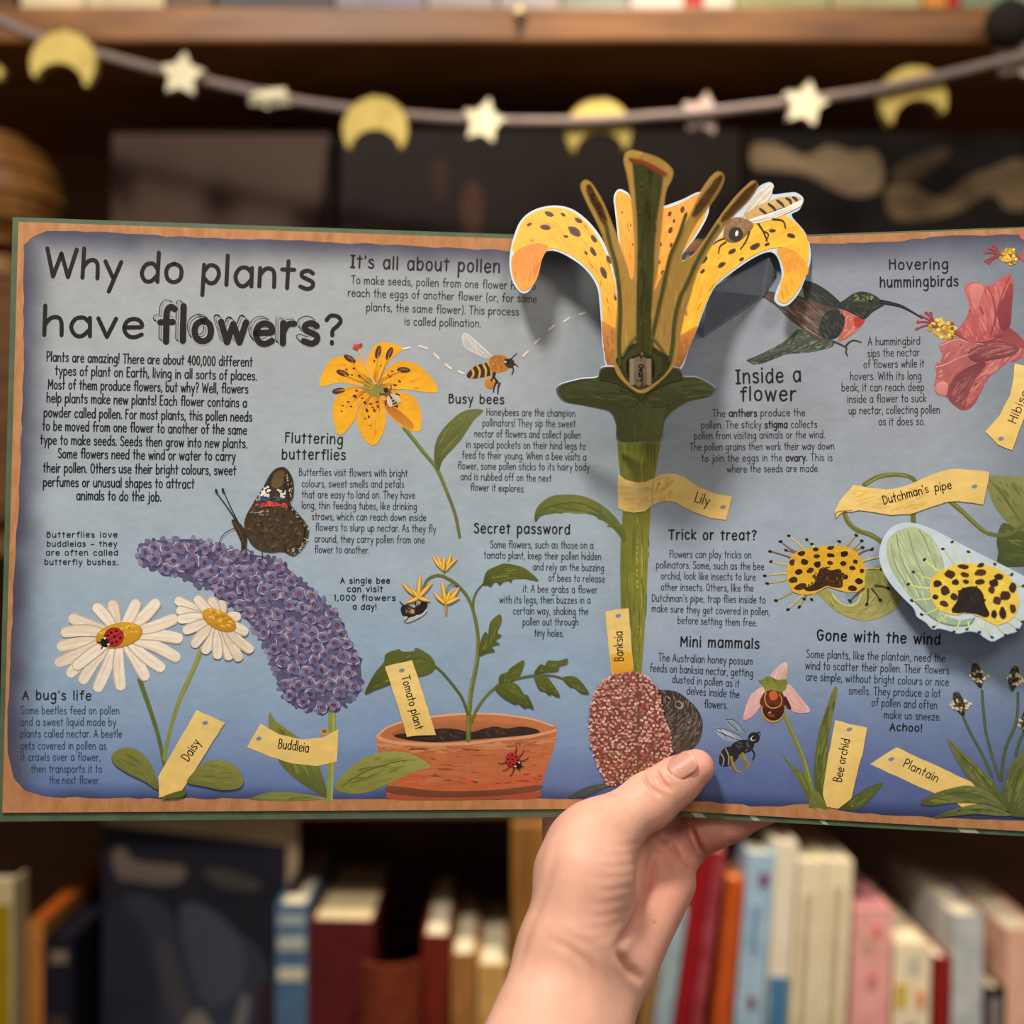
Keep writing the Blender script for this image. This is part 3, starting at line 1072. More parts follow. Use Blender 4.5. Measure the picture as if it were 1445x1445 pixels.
edge = [(47, 333), (66, 325), (150, 328), (250, 334), (380, 338), (540, 345), (718, 354), (899.9, 360), (899.9, 1130), (800, 1127), (640, 1129), (500, 1128), (300, 1127), (120, 1126), (60, 1124), (34, 1115), (18, 1098), (11, 1062),
        (11, 1000), (14, 950), (20, 800), (26, 720), (30, 620), (33, 520), (33, 440), (34, 345)]
je = jitter_edge(edge, 1.2)
je[je[:, 0] > 890, 0] = 899.95
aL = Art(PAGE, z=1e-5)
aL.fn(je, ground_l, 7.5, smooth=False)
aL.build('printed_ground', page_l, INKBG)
edge = [(900.1, 360), (1020, 353), (1145, 344), (1260, 341), (1330, 333), (1445, 331), (1800, 318), (1815, 340), (1815, 1178), (1445, 1157), (1330, 1155), (1200, 1146), (1140, 1134), (1100, 1139), (1060, 1137), (960, 1128), (900.1, 1127)]
je = jitter_edge(edge, 1.2)
je[je[:, 0] < 910, 0] = 900.05
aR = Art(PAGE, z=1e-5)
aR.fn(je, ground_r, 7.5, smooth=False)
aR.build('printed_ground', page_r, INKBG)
# ================================================================== printed illustrations
YB, YB2 = '#f2c95a', '#eebf4c'     # paper name tags


def tagged(a, pts, hole=None, smooth=False, hr=4.):
    """hand-painted buff name tag with a pin hole"""
    q = a.pts(pts)
    if smooth:
        q = cat(q, True, 5)
    ox, oy, k = a.ox, a.oy, a.k
    a.on('X')
    a.blob('#efd488', jitter_edge(q, .45, 9.).ravel(), '#ecca74', ax=(.4, 1), step=6, var=.035, smooth=False)
    a.ox, a.oy, a.k = ox, oy, k
    if hole:
        a.oval('#7d8fa6', hole[0], hole[1], hr * 4, hr * 2.7, -15, n=10)


def leaf(a, pts, c1='#5f6b2a', c2='#7f8a3c', vein=None, n=14, lines=True):
    g = np.array((.88, .84, .95))
    c1, c2 = lin(c1) * g, lin(c2) * g
    a.blob(c1, pts, c2, ax=(.3, -1), var=.06)
    if lines:
        q = cat(a.pts(pts), True, 4)
        d = q - q.mean(0)
        an = math.degrees(.5 * math.atan2(2 * (d[:, 0] * d[:, 1]).sum(), (d[:, 0] ** 2 - d[:, 1] ** 2).sum()))
        ln = max(np.ptp(q[:, 0]), np.ptp(q[:, 1])) * .28
        sc = q.mean(0) + (q - q.mean(0)) * .78
        ox, oy, k = a.ox, a.oy, a.k
        a.on('X')
        a.dabs(sc.ravel(), n * 2, [c1, c2, '#56632a', '#858d42'], ln, max(1.2, ln * .09), an, 9, smooth=False)
        a.ox, a.oy, a.k = ox, oy, k
    if vein:
        a.line('#4a5722', vein, .8, .5, 1.3)


def bee(a, parts):
    for kind, *r in parts:
        getattr(a, kind)(*r[0], **(r[1] if len(r) > 1 else {}))


# ---- butterfly on the buddleia
a = Art(PAGE)
a.on('D')
# buddleia flower spike
BUD = [(196, 787), (200, 771), (218, 763), (250, 761), (284, 762), (316, 773), (342, 779), (380, 787), (394, 792), (423, 817), (447, 837), (473, 869), (491, 903), (506, 929), (510, 956), (504, 979), (484, 995), (460, 1004),
       (428, 1000), (407, 987), (394, 966), (384, 942), (376, 919), (367, 900), (350, 877), (326, 856), (300, 834), (276, 824), (250, 813), (218, 803), (200, 796)]
a.on('F')
a.line('#8c9a50', '410 330 412 500 400 870', 12, 9)
a.line('#a9b268', '420 340 420 500 410 870', 3, 2)
leaf(a, '78 398 110 445 190 505 260 560 340 680 385 840 335 832 225 765 135 675 85 560 72 480', '#5c6a30', '#8f9a48')
leaf(a, '430 800 480 725 580 645 700 612 830 622 940 690 850 720 720 780 600 830 480 832', '#8e9440', '#a3aa58', vein='460 800 600 715 760 665 860 655')
leaf(a, '-30 864 80 828 200 830 385 862 200 874 60 872', '#6d7a38', '#97a050')
a.oval('#c9a258', 372, 505, 24, 20)
a.oval('#8a6f38', 372, 502, 14, 11)
tagged(a, '28 460 130 518 250 545 360 535 445 490 442 600 438 665 330 688 200 675 80 637 -44 585', (20, 541))
a.text('Buddleia', '124 592 286 614', 8.2, 1.5)
a.on('X')
a.build('buddleia_stem', page_l)
a = Art(PAGE, z=3e-4)
a.on('X')
a.blob('#565073', np.array(BUD).ravel(), '#5f5c82', var=.12, step=5)
bb = np.array(BUD, float)
a.dabs(bb.ravel(), 380, ['#837f9f', '#6d698f', '#4c4668', '#9a94b0', '#62608a'], 9, 4.2, 0, 180, curve=.5, soft=.2)
for i in range(84):        # ruffled outline
    q = cat(bb, True, 3)[int(i * len(bb) * 3 / 84)]
    a.oval(random.choice(['#77739b', '#625e86', '#8f8ba8', '#555078']), q[0] + random.uniform(-2.5, 2.5), q[1] + random.uniform(-2.5, 2.5), random.uniform(3, 6), random.uniform(2.4, 4.4), random.uniform(0, 180), n=9, dz=3e-6, jag=.2)
sp_ = []
pl_ = cat(bb, True, 4)
tries = 0
while len(sp_) < 92 and tries < 6000:
    tries += 1
    p = np.array([RNG.uniform(196, 510), RNG.uniform(761, 1004)])
    if inside(pl_, p[None])[0] and all(np.linalg.norm(p - q) > 14.5 for q in sp_) and min(np.linalg.norm(pl_ - p, axis=1)) > 5:
        sp_.append(p)
z0_ = a.z + 2e-5
for p in sp_:
    a.z, a.cy = z0_, 0
    r = random.uniform(9.0, 11.5)
    t0 = random.uniform(0, 90)
    a.oval('#46406a', p[0] + 1, p[1] + 2.5, r * .95, r * .85, 0, n=11, jag=.12)
    for k in range(4):
        t = math.radians(t0 + 90 * k + random.uniform(-14, 14))
        a.oval(random.choice(['#8682a6', '#76749a', '#9a93b2', '#6d6b94']), p[0] + r * .52 * math.cos(t), p[1] + r * .46 * math.sin(t), r * .56, r * .44, t0 + 90 * k, col2='#68668e', n=11, jag=.14)
    for k in range(3):
        t = math.radians(t0 + random.uniform(0, 360))
        q = [p + r * random.uniform(.7, .95) * np.array([math.cos(t + s_), .9 * math.sin(t + s_)]) for s_ in (-.55, -.2, .2, .55)]
        a.ribbon(q, [.4, 1.6, 1.5, .4], lin(random.choice(['#b9b0c4', '#aca4bc', '#c9c0cc', '#a099b8'])), cap=False)
    a.oval('#3a3350', p[0], p[1], 3.4, 2.7, t0, n=9, jag=.15)
    a.oval(random.choice(['#944a4c', '#84444a', '#a8503f', '#6d3a44']), p[0], p[1] + .3, 2.3, 1.7, t0, n=8, jag=.15)
a.build('buddleia_flower', page_l)

a = Art(PAGE, z=2.2e-3)
a.on('X')
WING = '347 729 357 711 371 688 384 666 397 659 407 664 414 679 414 700 410 711 423 727 435 743 434 761 424 777 413 784 400 778 381 779 363 774 352 763 345 745'
a.blob('#33291f', WING, '#4a3d2b', var=.12, step=4)
a.dabs(WING, 70, ['#2a2119', '#4f4130', '#5f5038', '#3a2f22'], 8, 3, 70, 40)
a.dabs('352 740 362 716 384 668 398 662 412 680 412 706 420 728 432 745 431 762 414 780 384 776 356 764', 90, ['#3a2f22', '#2a2119', '#4a3d2c'], 9, 3.2, 65, 40)
a.blob('#55462b', '385 674 393 664 401 666 402 676 397 686 388 689 383 684', '#6a5836', var=.12, step=2)
a.dabs('402 664 411 676 413 700 407 710 401 690', 20, ['#1d1714', '#2a221c'], 7, 2.4, 75, 20)
a.dabs('404 668 411 676 414 702 410 710 407 690', 22, ['#cdc6b4', '#8f8676', '#b5ac9a'], 4, 1.3, 85, 25, soft=.1)
a.dabs('362 712 370 694 380 696 392 702 404 702 406 709 386 708 366 713', 30, ['#2c3a58', '#3d5474', '#22304a', '#4a6a86'], 6, 2.4, 0, 30, soft=.2)
a.dabs('366 696 372 686 381 688 386 696 378 701 369 702', 16, ['#e9e2d6', '#d6d0c8', '#f0eae0'], 6, 3.2, -30, 40, soft=.2)
a.dabs('388 694 396 689 404 692 404 701 394 702', 14, ['#e6ded2', '#d8d2c8', '#f0e8dc'], 5, 3.0, 10, 40, soft=.2)
a.dabs('360 704 366 694 371 698 364 708', 8, ['#cfcac2', '#a9a8ac'], 4, 1.8, -60, 20)
a.dabs('358 713 368 708 382 707 398 710 406 713 398 717 382 714 366 715', 34, ['#cf4a44', '#b83c3a', '#e06a5c', '#a83436'], 8, 2.2, 2, 14, soft=.2)
a.dabs('397 709 407 711 406 716 398 716', 10, ['#d65650', '#c44440'], 5, 2.6, 0, 20)
a.dabs('352 722 366 719 384 719 380 727 362 730', 16, ['#8f8778', '#b5ad9c', '#5a5044'], 6, 1.4, -8, 25, soft=.2)
a.dabs('352 735 420 735 428 765 412 776 360 768', 110, ['#5d4f38', '#3a2f22', '#6b5b40', '#2f261b', '#4d4230'], 6, 3.2, 60, 80, soft=.25)
a.line('#1b1512', '407 714 420 729 430 746 429 762 418 776', 2.4, 2.4)
a.dabs('408 714 424 727 437 743 435 764 424 777 418 776 430 760 430 746 418 730', 34, ['#d6cfbe', '#a99f8c', '#6d624e', '#c2b9a6'], 4, 1.4, 60, 40, soft=.1)
a.dabs('400 777 420 772 432 756 434 762 424 778 412 784', 18, ['#d6cfbe', '#a99f8c', '#6d624e'], 4, 1.4, 130, 30, soft=.1)
a.blob('#3a3024', '327 735 333 734 342 742 348 754 348 770 342 776 340 764 334 750')
a.line('#5a4c3a', '330 738 338 748 344 765', 1.6, 1)
a.line('#2a2622', '335 737 322 717 306 695', 1.5, 1.1)
a.oval('#2a2622', 305.5, 693, 1.9, 3.4, -15)
a.line('#2a2622', '336 736 325 714 316 693', 1.5, 1.1)
a.oval('#2a2622', 315, 692, 1.9, 3.4, -15)
a.line('#3a332c', '332 745 318 752 310 764 312 775', 1.3, 1)
a.line('#4a4034', '341 764 341 776 337 783', 1.4, 1)
a.line('#4a4034', '347 766 348 778 345 786', 1.4, 1)
a.line('#4a4034', '370 776 370 786 366 790', 1.3, 1)
a.build('butterfly', page_l)

# ---- daisies
a = Art(PAGE)
a.on('C')


def daisy(cx, cy, rx, ry, rot, tips, wpx, leg):
    for i, (tx, ty) in enumerate(tips):
        d = np.array([tx - cx, ty - cy], float)
        L = np.linalg.norm(d)
        u = d / L
        st = np.array([cx, cy]) + d * .22
        c_ = random.choice(['#efe3d2', '#e8dac6', '#f3e9da'])
        nrm = np.array([-u[1], u[0]])
        k = random.uniform(-.05, .05) * L
        end = np.array([tx, ty]) - u * wpx * 1.4
        q = [st, st + (end - st) * .5 + nrm * k, end]
        a.line('#c6baa8', np.array([p + nrm * 9 for p in q]).ravel(), wpx * .55, wpx * .9, mid=wpx * .95)
        a.line(c_, np.array(q).ravel(), wpx * .55, wpx * .92, mid=wpx * .98)
        a.line('#ddd0bc', np.array([st + (end - st) * .2 + nrm * 5, end - u * 8 + nrm * 7]).ravel(), 1.1, .6)
        a.line('#fbf4e8', np.array([st + (end - st) * .4 - nrm * 9, end - nrm * 9]).ravel(), 1.6, .8)
    a.oval('#b98a2e', cx, cy + 4, rx, ry, rot, n=24)
    a.oval('#d9a62e', cx, cy, rx * .96, ry * .92, rot, n=24, col2='#c48d22')


a.line('#5f6f34', '750 1215 790 1330 830 1450 860 1560 880 1670', 7, 5)
a.line('#87924a', '1080 1060 1020 1200 960 1330 910 1500 880 1640', 7, 5)
a.line('#9ca45c', '1074 1064 1012 1210 952 1340', 2, 1.5)
daisy(640, 970, 128, 66, -12, [(310, 1040), (300, 1130), (365, 1190), (435, 1230), (520, 1275), (650, 1268), (790, 1210), (880, 1158), (965, 1098), (978, 990), (950, 880), (850, 790), (738, 788), (600, 792), (508, 812), (372, 882), (330, 960), (400, 1150)], 15, 0)
for i in range(60):
    t, r = random.uniform(0, 6.3), random.uniform(0, .92)
    a.oval(random.choice(['#e3b23a', '#c9922a', '#f0c650']), 640 + 120 * r * math.cos(t), 968 + (58 * math.sin(t) - 20 * math.cos(t)) * r, 9, 6, n=6, dz=3e-6)
daisy(1178, 890, 100, 50, 28, [(942, 785), (950, 840), (955, 890), (985, 955), (1035, 1035), (1098, 1072), (1170, 1100), (1235, 1105), (1292, 1108), (1355, 1060), (1330, 960), (1290, 868), (1190, 790), (1130, 775), (1050, 772)], 13, 0)
for i in range(46):
    t, r = random.uniform(0, 6.3), random.uniform(0, .92)
    x, y = 92 * r * math.cos(t), 44 * r * math.sin(t)
    a.oval(random.choice(['#e3b23a', '#b98522', '#f0cb5a']), 1178 + x * .88 - y * .47, 888 + x * .47 + y * .88, 9, 6, n=6, dz=3e-6)
a.on('E')
leaf(a, '600 632 660 588 740 602 800 660 830 720 850 812 780 772 680 722 620 680', '#6c7634', '#8e9448')
leaf(a, '1005 775 1040 720 1090 675 1170 652 1255 680 1305 750 1288 802 1200 816 1090 795', '#727a36', '#949a4c')
a.blob('#56652c', '866 858 930 830 1000 815 985 850 930 860')
a.build('daisies', page_l)
a = Art(PAGE, z=1.6e-3)
a.on('E')
tagged(a, '1055 388 1208 455 1090 640 975 825 855 858 850 745 950 570', (1102, 457))
a.text('Daisy', '1012 664 1076 562', 8.0, 1.5)
a.build('name_tag', page_l)


def ladybird(a, x, y, s, ang, legs=True):
    ca, sa = math.cos(math.radians(ang)), math.sin(math.radians(ang))

    def R(u, v):
        return (x + s * (u * ca - v * sa), y + s * (u * sa + v * ca))
    if legs:
        for u, v, u2, v2, u3, v3 in ((-.3, -.6, -.6, -1.3, -1.1, -1.6), (.3, -.6, .3, -1.3, .1, -1.9), (.8, -.5, 1.1, -1.1, 1.2, -1.7), (-.3, .6, -.6, 1.3, -1.1, 1.6), (.3, .6, .3, 1.3, .1, 1.9), (.8, .5, 1.1, 1.1, 1.2, 1.7)):
            a.line('#1d1616', np.array([R(u, v), R(u2, v2), R(u3, v3)]).ravel(), s * a.k * .14, s * a.k * .08)
    c = R(0, 0)
    a.oval('#8d1c20', *c, s * 1.0, s * .92, ang, n=18)
    a.oval('#b52a2e', *R(-.06, -.05), s * .9, s * .82, ang, n=18)
    a.line('#2a1212', np.array([R(-.95, 0), R(.7, 0)]).ravel(), s * a.k * .07)
    for u, v in ((-.5, .38), (-.5, -.38), (0, .5), (0, -.5), (.42, .42), (.42, -.42), (-.1, .0)):
        a.oval('#1a1214', *R(u, v), s * .15, s * .13, 0, n=8)
    a.oval('#191417', *R(.98, 0), s * .42, s * .46, ang, n=12)
    a.oval('#e8e0d0', *R(.80, .34), s * .13, s * .11, 0, n=8)
    a.oval('#e8e0d0', *R(.80, -.34), s * .13, s * .11, 0, n=8)
    a.line('#191417', np.array([R(1.2, .15), R(1.6, .35)]).ravel(), s * a.k * .1)
    a.line('#191417', np.array([R(1.2, -.15), R(1.6, -.35)]).ravel(), s * a.k * .1)


a = Art(PAGE, z=1.9e-3)
a.on('C')
ladybird(a, 612, 985, 56, 150, legs=False)
a.build('ladybird', page_l)

# ---- small lily with its bees
a = Art(PAGE)
a.on('B')
a.line('#68713c', '800 1080 900 1205 975 1300 1030 1425 1075 1550 1098 1667', 6, 4.5)
a.line('#868d52', '806 1080 906 1205 980 1300 1034 1425', 1.6, 1.2)
leaf(a, '960 1245 975 1140 1040 1050 1130 985 1225 985 1170 1045 1100 1150 1010 1250 985 1312', '#5c6834', '#727d40')
PET = ['640 852 560 852 450 836 350 856 356 800 400 720 470 694 560 716 620 790', '600 722 640 642 700 620 790 650 742 700 690 760 660 832 620 802', '670 842 710 762 760 726 850 730 940 800 980 882 900 886 800 872 720 872',
       '680 882 760 882 850 910 888 990 886 1090 830 1092 750 1042 700 980', '620 900 580 940 545 1020 562 1100 610 1165 650 1165 692 1090 702 1000 670 920', '600 882 500 856 432 920 416 1000 440 1102 472 1110 530 1042 562 960 620 900']
for p in PET:
    a.blob('#e9a51c', p, '#f2b526', var=.06, step=4)
    q = a.pts(p)
    cpt = a.pts('645 850')[0]
    ox, oy, k = a.ox, a.oy, a.k
    a.on('X')
    dr = math.degrees(math.atan2(*(q.mean(0) - cpt)[::-1]))
    a.dabs((q.mean(0) + (q - q.mean(0)) * .8).ravel(), 16, ['#f6c23a', '#db8d14', '#f0ac20'], 14, 2.2, dr, 10)
    for j in range(9):
        e_ = cpt + (q.mean(0) - cpt) * random.uniform(.5, .95)
        n_ = np.array([-(q.mean(0) - cpt)[1], (q.mean(0) - cpt)[0]]) * random.uniform(-.28, .28)
        a.ribbon(np.array([cpt + n_ * .2, (cpt + e_) / 2 + n_ * .7, e_ + n_]), [2.2, 1.4, .5], lin(random.choice(['#7a6a2c', '#9a7a2a', '#b4681c'])), lin('#d98a1e'), cap=False, dz=3e-6)
    a.ox, a.oy, a.k = ox, oy, k
a.oval('#7c7c3a', 640, 862, 58, 44, 20, col2='#8f8a44', jag=.2)
a.blob('#b0602a', '690 930 730 960 790 1000 850 1060 830 1085 760 1040 710 990', '#d08a2a')
for x, y, r, an in ((535, 910, 14, 30), (500, 940, 8, 0), (515, 965, 8, 0), (470, 960, 7, 0), (465, 990, 6, 0), (545, 880, 9, 20), (590, 945, 11, 60), (620, 950, 9, 0), (600, 985, 12, 60), (640, 985, 11, 70), (610, 1020, 9, 60), (630, 970, 7, 0),
                   (590, 1030, 6, 0), (615, 1065, 5, 0), (720, 800, 12, 20), (750, 850, 10, 20), (775, 830, 9, 10), (735, 775, 7, 0), (530, 760, 8, 0), (490, 765, 7, 10), (560, 800, 9, 30), (520, 795, 6, 0), (640, 720, 7, 80), (675, 745, 6, 80), (655, 940, 9, 0), (575, 920, 8, 0), (660, 965, 9, 70)):
    a.oval('#5a2c18', x, y, r, r * .6, an, n=8, dz=3e-6)
for x, y, an in ((508, 708, 30), (470, 785, 20), (448, 880, -8), (797, 768, 4), (660, 672, -75), (720, 680, -65)):
    a.oval('#4a2a20', x, y, 36, 15, an, n=14)
    a.oval('#8a5a46', x + 3, y - 2, 24, 5, an, n=10)
for p in ('640 850 560 790 520 725', '635 860 560 830 480 795', '630 870 540 860 460 880', '660 850 720 800 780 775', '650 840 655 760 660 690', '655 842 690 760 718 700'):
    a.line('#d9982a', p, 1.6, 1.2)
a.line('#e0a45a', '642 842 600 752 560 660', 3.4, 2.6)
a.line('#f0c880', '638 842 598 752 556 664', 1.0, .8)
a.oval('#b8442e', 548, 646, 24, 15, -15, jag=.15)
a.oval('#a03a2a', 566, 634, 10, 9)
a.oval('#c8583e', 536, 636, 9, 8)
a.build('lily_flower', page_l)


def honeybee_small(a, cx, cy, s, ang):
    ca, sa = math.cos(math.radians(ang)), math.sin(math.radians(ang))

    def R(*uv):
        return np.array([(cx + s * (u * ca - v * sa), cy + s * (u * sa + v * ca)) for u, v in zip(uv[::2], uv[1::2])]).ravel()
    for v in (-.8, .8):
        a.line('#2a2420', R(-.4, v * .3, -.6, v * .8, -.9, v), s * a.k * .1)
        a.line('#2a2420', R(.2, v * .3, .3, v * .9, .6, v * 1.2), s * a.k * .1)
    a.blob('#2a221c', R(.1, -.32, .8, -.42, 1.5, -.1, 1.6, .1, .9, .42, .1, .32))
    for u in (.5, .85, 1.2):
        a.line('#caa258', R(u, -.36, u + .1, 0, u, .36), s * a.k * .16)
    a.oval('#6a5232', *R(-.2, 0), s * .42, s * .36, ang)
    a.oval('#241e1c', *R(-.75, 0), s * .3, s * .28, ang)
    a.blob('#cfc8c2', R(-.1, -.2, .6, -.75, 1.35, -.62, 1.2, -.3, .5, -.12))
    a.blob('#ddd6ce', R(-.1, .2, .5, .7, 1.1, .75, 1.15, .4, .4, .15))
    a.line('#8a8078', R(0, -.22, 1.2, -.5), .6)
    a.line('#8a8078', R(0, .22, 1.05, .58), .6)


a = Art(PAGE, z=1.4e-3)
a.on('B')
honeybee_small(a, 722, 905, 46, 55)
a.build('honeybee', page_l)

a = Art(PAGE)
a.on('B')
a.blob('#c9c6c6', '1112 600 1130 570 1190 618 1272 695 1242 706 1160 668 1122 640', '#b2b6bc', var=.05)
a.line('#ece6e0', '1112 602 1128 572 1190 620 1270 694', 1.6, 1.2)
a.line('#e6e0da', '1114 606 1124 640 1162 668 1240 704', 1.2, 1)
for p in ('1130 590 1190 650 1250 698', '1150 600 1165 640 1190 676', '1180 625 1190 665 1215 690'):
    a.line('#e6dfd8', p, .9, .7)
a.blob('#2c2118', '1255 728 1180 748 1134 796 1162 815 1232 806 1292 786 1296 742', '#3a2a1a')
for p in ('1165 765 1172 790 1160 812', '1192 746 1206 775 1200 812', '1224 738 1238 768 1236 806', '1250 730 1266 762 1268 798'):
    a.line('#d0a04a', p, 3.2, 2.4, mid=3.2)
a.blob('#b0702e', '1255 735 1265 700 1310 688 1348 700 1368 740 1350 770 1310 782 1270 775', var=.15, step=2.5)
a.dabs('1258 735 1268 702 1310 690 1346 704 1364 740 1346 768 1310 780 1272 772', 46, ['#d08a3c', '#8a5220', '#e0a458', '#6a3e1a'], 4, 1.1, 20, 60)
a.oval('#3a2a1c', 1366, 732, 28, 26, 0, jag=.08)
a.oval('#15110f', 1352, 722, 18, 12, 25)
a.oval('#d8d4cc', 1343, 724, 8, 4, 25)
a.line('#171210', '1372 712 1384 698 1405 680', 1.8, 1.2)
a.line('#171210', '1385 738 1398 740 1410 750', 2, 1.4)
a.line('#171210', '1380 752 1386 770 1378 792', 2.2, 1.4)
a.oval('#cf8a30', 1262, 840, 30, 30, 0, jag=.06, col2='#b8701e')
a.line('#1d1614', '1286 790 1276 808 1266 828', 3, 2)
a.line('#1d1b24', '1300 830 1286 850 1278 888', 3.4, 1.6)
a.line('#1d1b24', '1312 840 1305 862 1302 896', 3.2, 1.6)
a.line('#1d1b24', '1278 800 1300 835', 3, 3)
a.on('B')
for p in ('795 655 830 648', '880 640 924 653', '960 680 986 708', '1022 738 1052 761', '1090 775 1120 788'):
    a.line('#efe2cc', p, 2.6, 2.6)
a.on('P')
for p in ('120 950 142 930', '172 893 195 873', '233 835 258 815', '302 797 327 780', '370 767 396 757'):
    a.line('#efe2cc', p, 2.8, 2.2)
a.build('flying_honeybee', page_l)

# ---- tomato plant in its terracotta pot
a = Art(PAGE)
a.on('F')
a.blob('#c57a4c', '650 535 668 505 720 470 860 430 1100 405 1290 405 1480 430 1600 470 1618 497 1600 600 1570 690 1530 780 1505 860 1300 866 1000 872 730 866 714 792 690 700 662 610', '#b9633a', var=.05, step=6)
a.dabs('660 560 900 585 1200 575 1600 515 1590 600 1560 690 1520 780 1300 790 1000 790 720 780 690 690', 260, ['#c06c48', '#b66642', '#c4764e', '#b5623c', '#c27a50', '#bb6c46'], 34, 4.0, 2, 6, soft=.5)
a.dabs('680 700 900 740 1300 740 1540 720 1520 780 1000 790 720 780', 70, ['#c86040', '#cb6644', '#c26040', '#c4623a'], 34, 4.0, 2, 5, soft=.3)
a.dabs('664 545 900 580 1240 570 1600 520 1596 560 1240 610 900 620 670 600', 60, ['#c98c60', '#cd9266', '#c4845a'], 30, 3.5, 0, 6)
a.blob('#7f4c34', '722 795 1000 822 1300 815 1525 790 1512 822 1300 848 1000 858 735 838', '#6d3c2a')
a.blob('#a84f32', '730 840 1000 860 1300 850 1512 826 1505 860 1300 868 1000 872 734 866')
a.blob('#b8744a', '735 512 850 465 1000 444 1180 444 1380 466 1490 482 1522 502 1480 522 1300 538 1150 550 1000 562 850 552 765 532', '#8e5636', var=.05)
a.blob('#3a2c26', '748 522 900 500 1000 486 1080 490 1160 505 1230 486 1290 476 1350 486 1440 476 1520 496 1500 516 1300 536 1150 547 960 560 805 546', '#2c211d', var=.15, step=3)
a.dabs('760 522 1000 492 1160 510 1290 480 1500 498 1300 530 1000 552', 50, ['#5a463c', '#2a201c', '#463730'], 7, 2.4, 0, 60)
a.line('#d9a27a', '655 530 690 548 780 566 950 572 1150 566 1300 548 1470 530 1612 497', 5, 4)
a.line('#e0b088', '660 522 720 476 860 436 1100 410 1290 410 1480 436 1600 474', 3.2, 2.4)
a.build('terracotta_pot', page_l)
a = Art(PAGE, z=1.6e-3)
a.on('U')
ladybird(a, 90, 655, 42, 45)
a.build('ladybird', page_l)
a = Art(PAGE, z=1.3e-3)
a.on('D')
LG = ('#4f5c22', '#66722c')
a.line('#69722e', '900 730 915 690 945 662 1000 655 1080 700 1140 770 1172 850 1192 950 1196 1050 1188 1130 1165 1240 1152 1330 1146 1440 1144 1535', 3, 6.5)
a.line('#868c42', '1185 960 1192 1050 1184 1130 1160 1240 1146 1340 1142 1500', 1.2, 2)
a.line('#5d6828', '1170 830 1172 780 1195 730 1228 695', 3, 2)
a.line('#56622a', '940 1120 1000 1170 1060 1240 1110 1310 1142 1400', 3, 4)
a.line('#69722e', '1160 1440 1190 1370 1240 1300 1310 1235', 4, 3)
a.line('#69722e', '1195 1085 1215 1050 1240 1020', 2.5, 2)
leaf(a, '1224 702 1240 636 1290 606 1345 590 1430 608 1480 640 1518 682 1440 668 1385 672 1372 692 1350 672 1330 690 1310 706 1296 684 1280 694 1262 716 1250 706', *LG)
leaf(a, '1200 1082 1212 1000 1236 955 1250 970 1262 905 1312 862 1322 900 1300 958 1322 976 1290 1004 1312 1020 1270 1036 1286 1060 1240 1072', *LG)
leaf(a, '588 1286 640 1182 690 1120 702 1075 770 1050 790 1062 850 1060 866 1042 940 1085 968 1140 930 1182 850 1202 740 1232 640 1270', *LG, vein='600 1275 700 1170 800 1110 900 1100 960 1135')
a.on('R')
leaf(a, '18 1232 20 1190 60 1172 78 1150 150 1108 132 1180 100 1216 60 1236', *LG)
leaf(a, '-6 1262 40 1232 110 1236 150 1290 172 1300 202 1370 176 1362 150 1366 120 1342 100 1346 70 1330 40 1312', *LG, vein='10 1250 80 1285 190 1360')
a.line('#5d6828', '100 1208 200 1190 300 1190 375 1212', 3, 2)
leaf(a, '205 1180 236 1132 262 1136 280 1110 330 1112 382 1100 378 1128 340 1140 330 1166 270 1172', *LG)
leaf(a, '205 1196 270 1196 306 1240 316 1252 342 1300 322 1304 300 1290 284 1296 262 1276 230 1264', *LG)
leaf(a, '358 1202 420 1196 462 1230 474 1246 498 1286 470 1288 446 1278 420 1256 390 1246', *LG)
a.on('D')


def star_flower(c, tips, w=4.2):
    for t in tips:
        p = np.array([c, [(c[0] + t[0]) / 2 + random.uniform(-8, 8), (c[1] + t[1]) / 2], t]).ravel()
        a.line('#c98a1e', p, w * .5, .8, mid=w * 1.25)
        a.line('#f0bb3c', p, w * .4, .5, mid=w * .85)
        a.line('#f8de86', p, .4, .3, mid=w * .25)


star_flower((1016, 632), [(952, 545), (978, 550), (1012, 548), (1052, 535), (1086, 560)])
star_flower((876, 772), [(788, 690), (886, 645), (952, 690), (808, 800), (940, 790), (832, 724)], 5)
star_flower((1022, 806), [(962, 742), (1002, 682), (1046, 735), (1096, 716), (1098, 770)], 5)
a.line('#d08a1e', '1022 800 1024 830 1022 862', 3, 2.2)
a.line('#6e7634', '1010 640 1022 610 1016 590', 1.6, 1)
a.line('#6e7634', '1085 705 1050 700 1028 730 1024 750', 1.8, 1.4)
a.build('tomato_plant', page_l)
a = Art(PAGE, z=2.2e-3)
a.on('D')
a.blob('#d8d4cc', '800 880 820 866 900 838 924 836 900 868 850 895 812 906', '#b9bcc0')
a.oval('#26201f', 822, 846, 44, 32, 30, jag=.08)
a.oval('#241e1d', 880, 838, 42, 26, -25, jag=.08)
a.oval('#1d1818', 905, 808, 20, 18, jag=.1)
a.oval('#d8a23a', 842, 846, 14, 12)
a.line('#d9a440', '872 792 868 806', 2, 1.5)
a.dabs('790 830 830 815 870 850 830 885', 18, ['#3a3231', '#141010', '#8a8580'], 5, 1.5, 40, 60)
for p in ('800 815 788 806 776 792', '860 812 858 790 850 775', '890 815 896 796', '830 870 812 892 798 902'):
    a.line('#1a1514', p, 1.6, 1)
a.build('bumblebee', page_l)
a = Art(PAGE, z=2.4e-3)
a.on('F')
tagged(a, '698 155 770 135 843 120 905 310 970 520 900 522 815 530 775 395 740 290', (787, 175))
a.text('Tomato plant', '787 210 862 494', 7.0, 1.5)
a.build('name_tag', page_l)

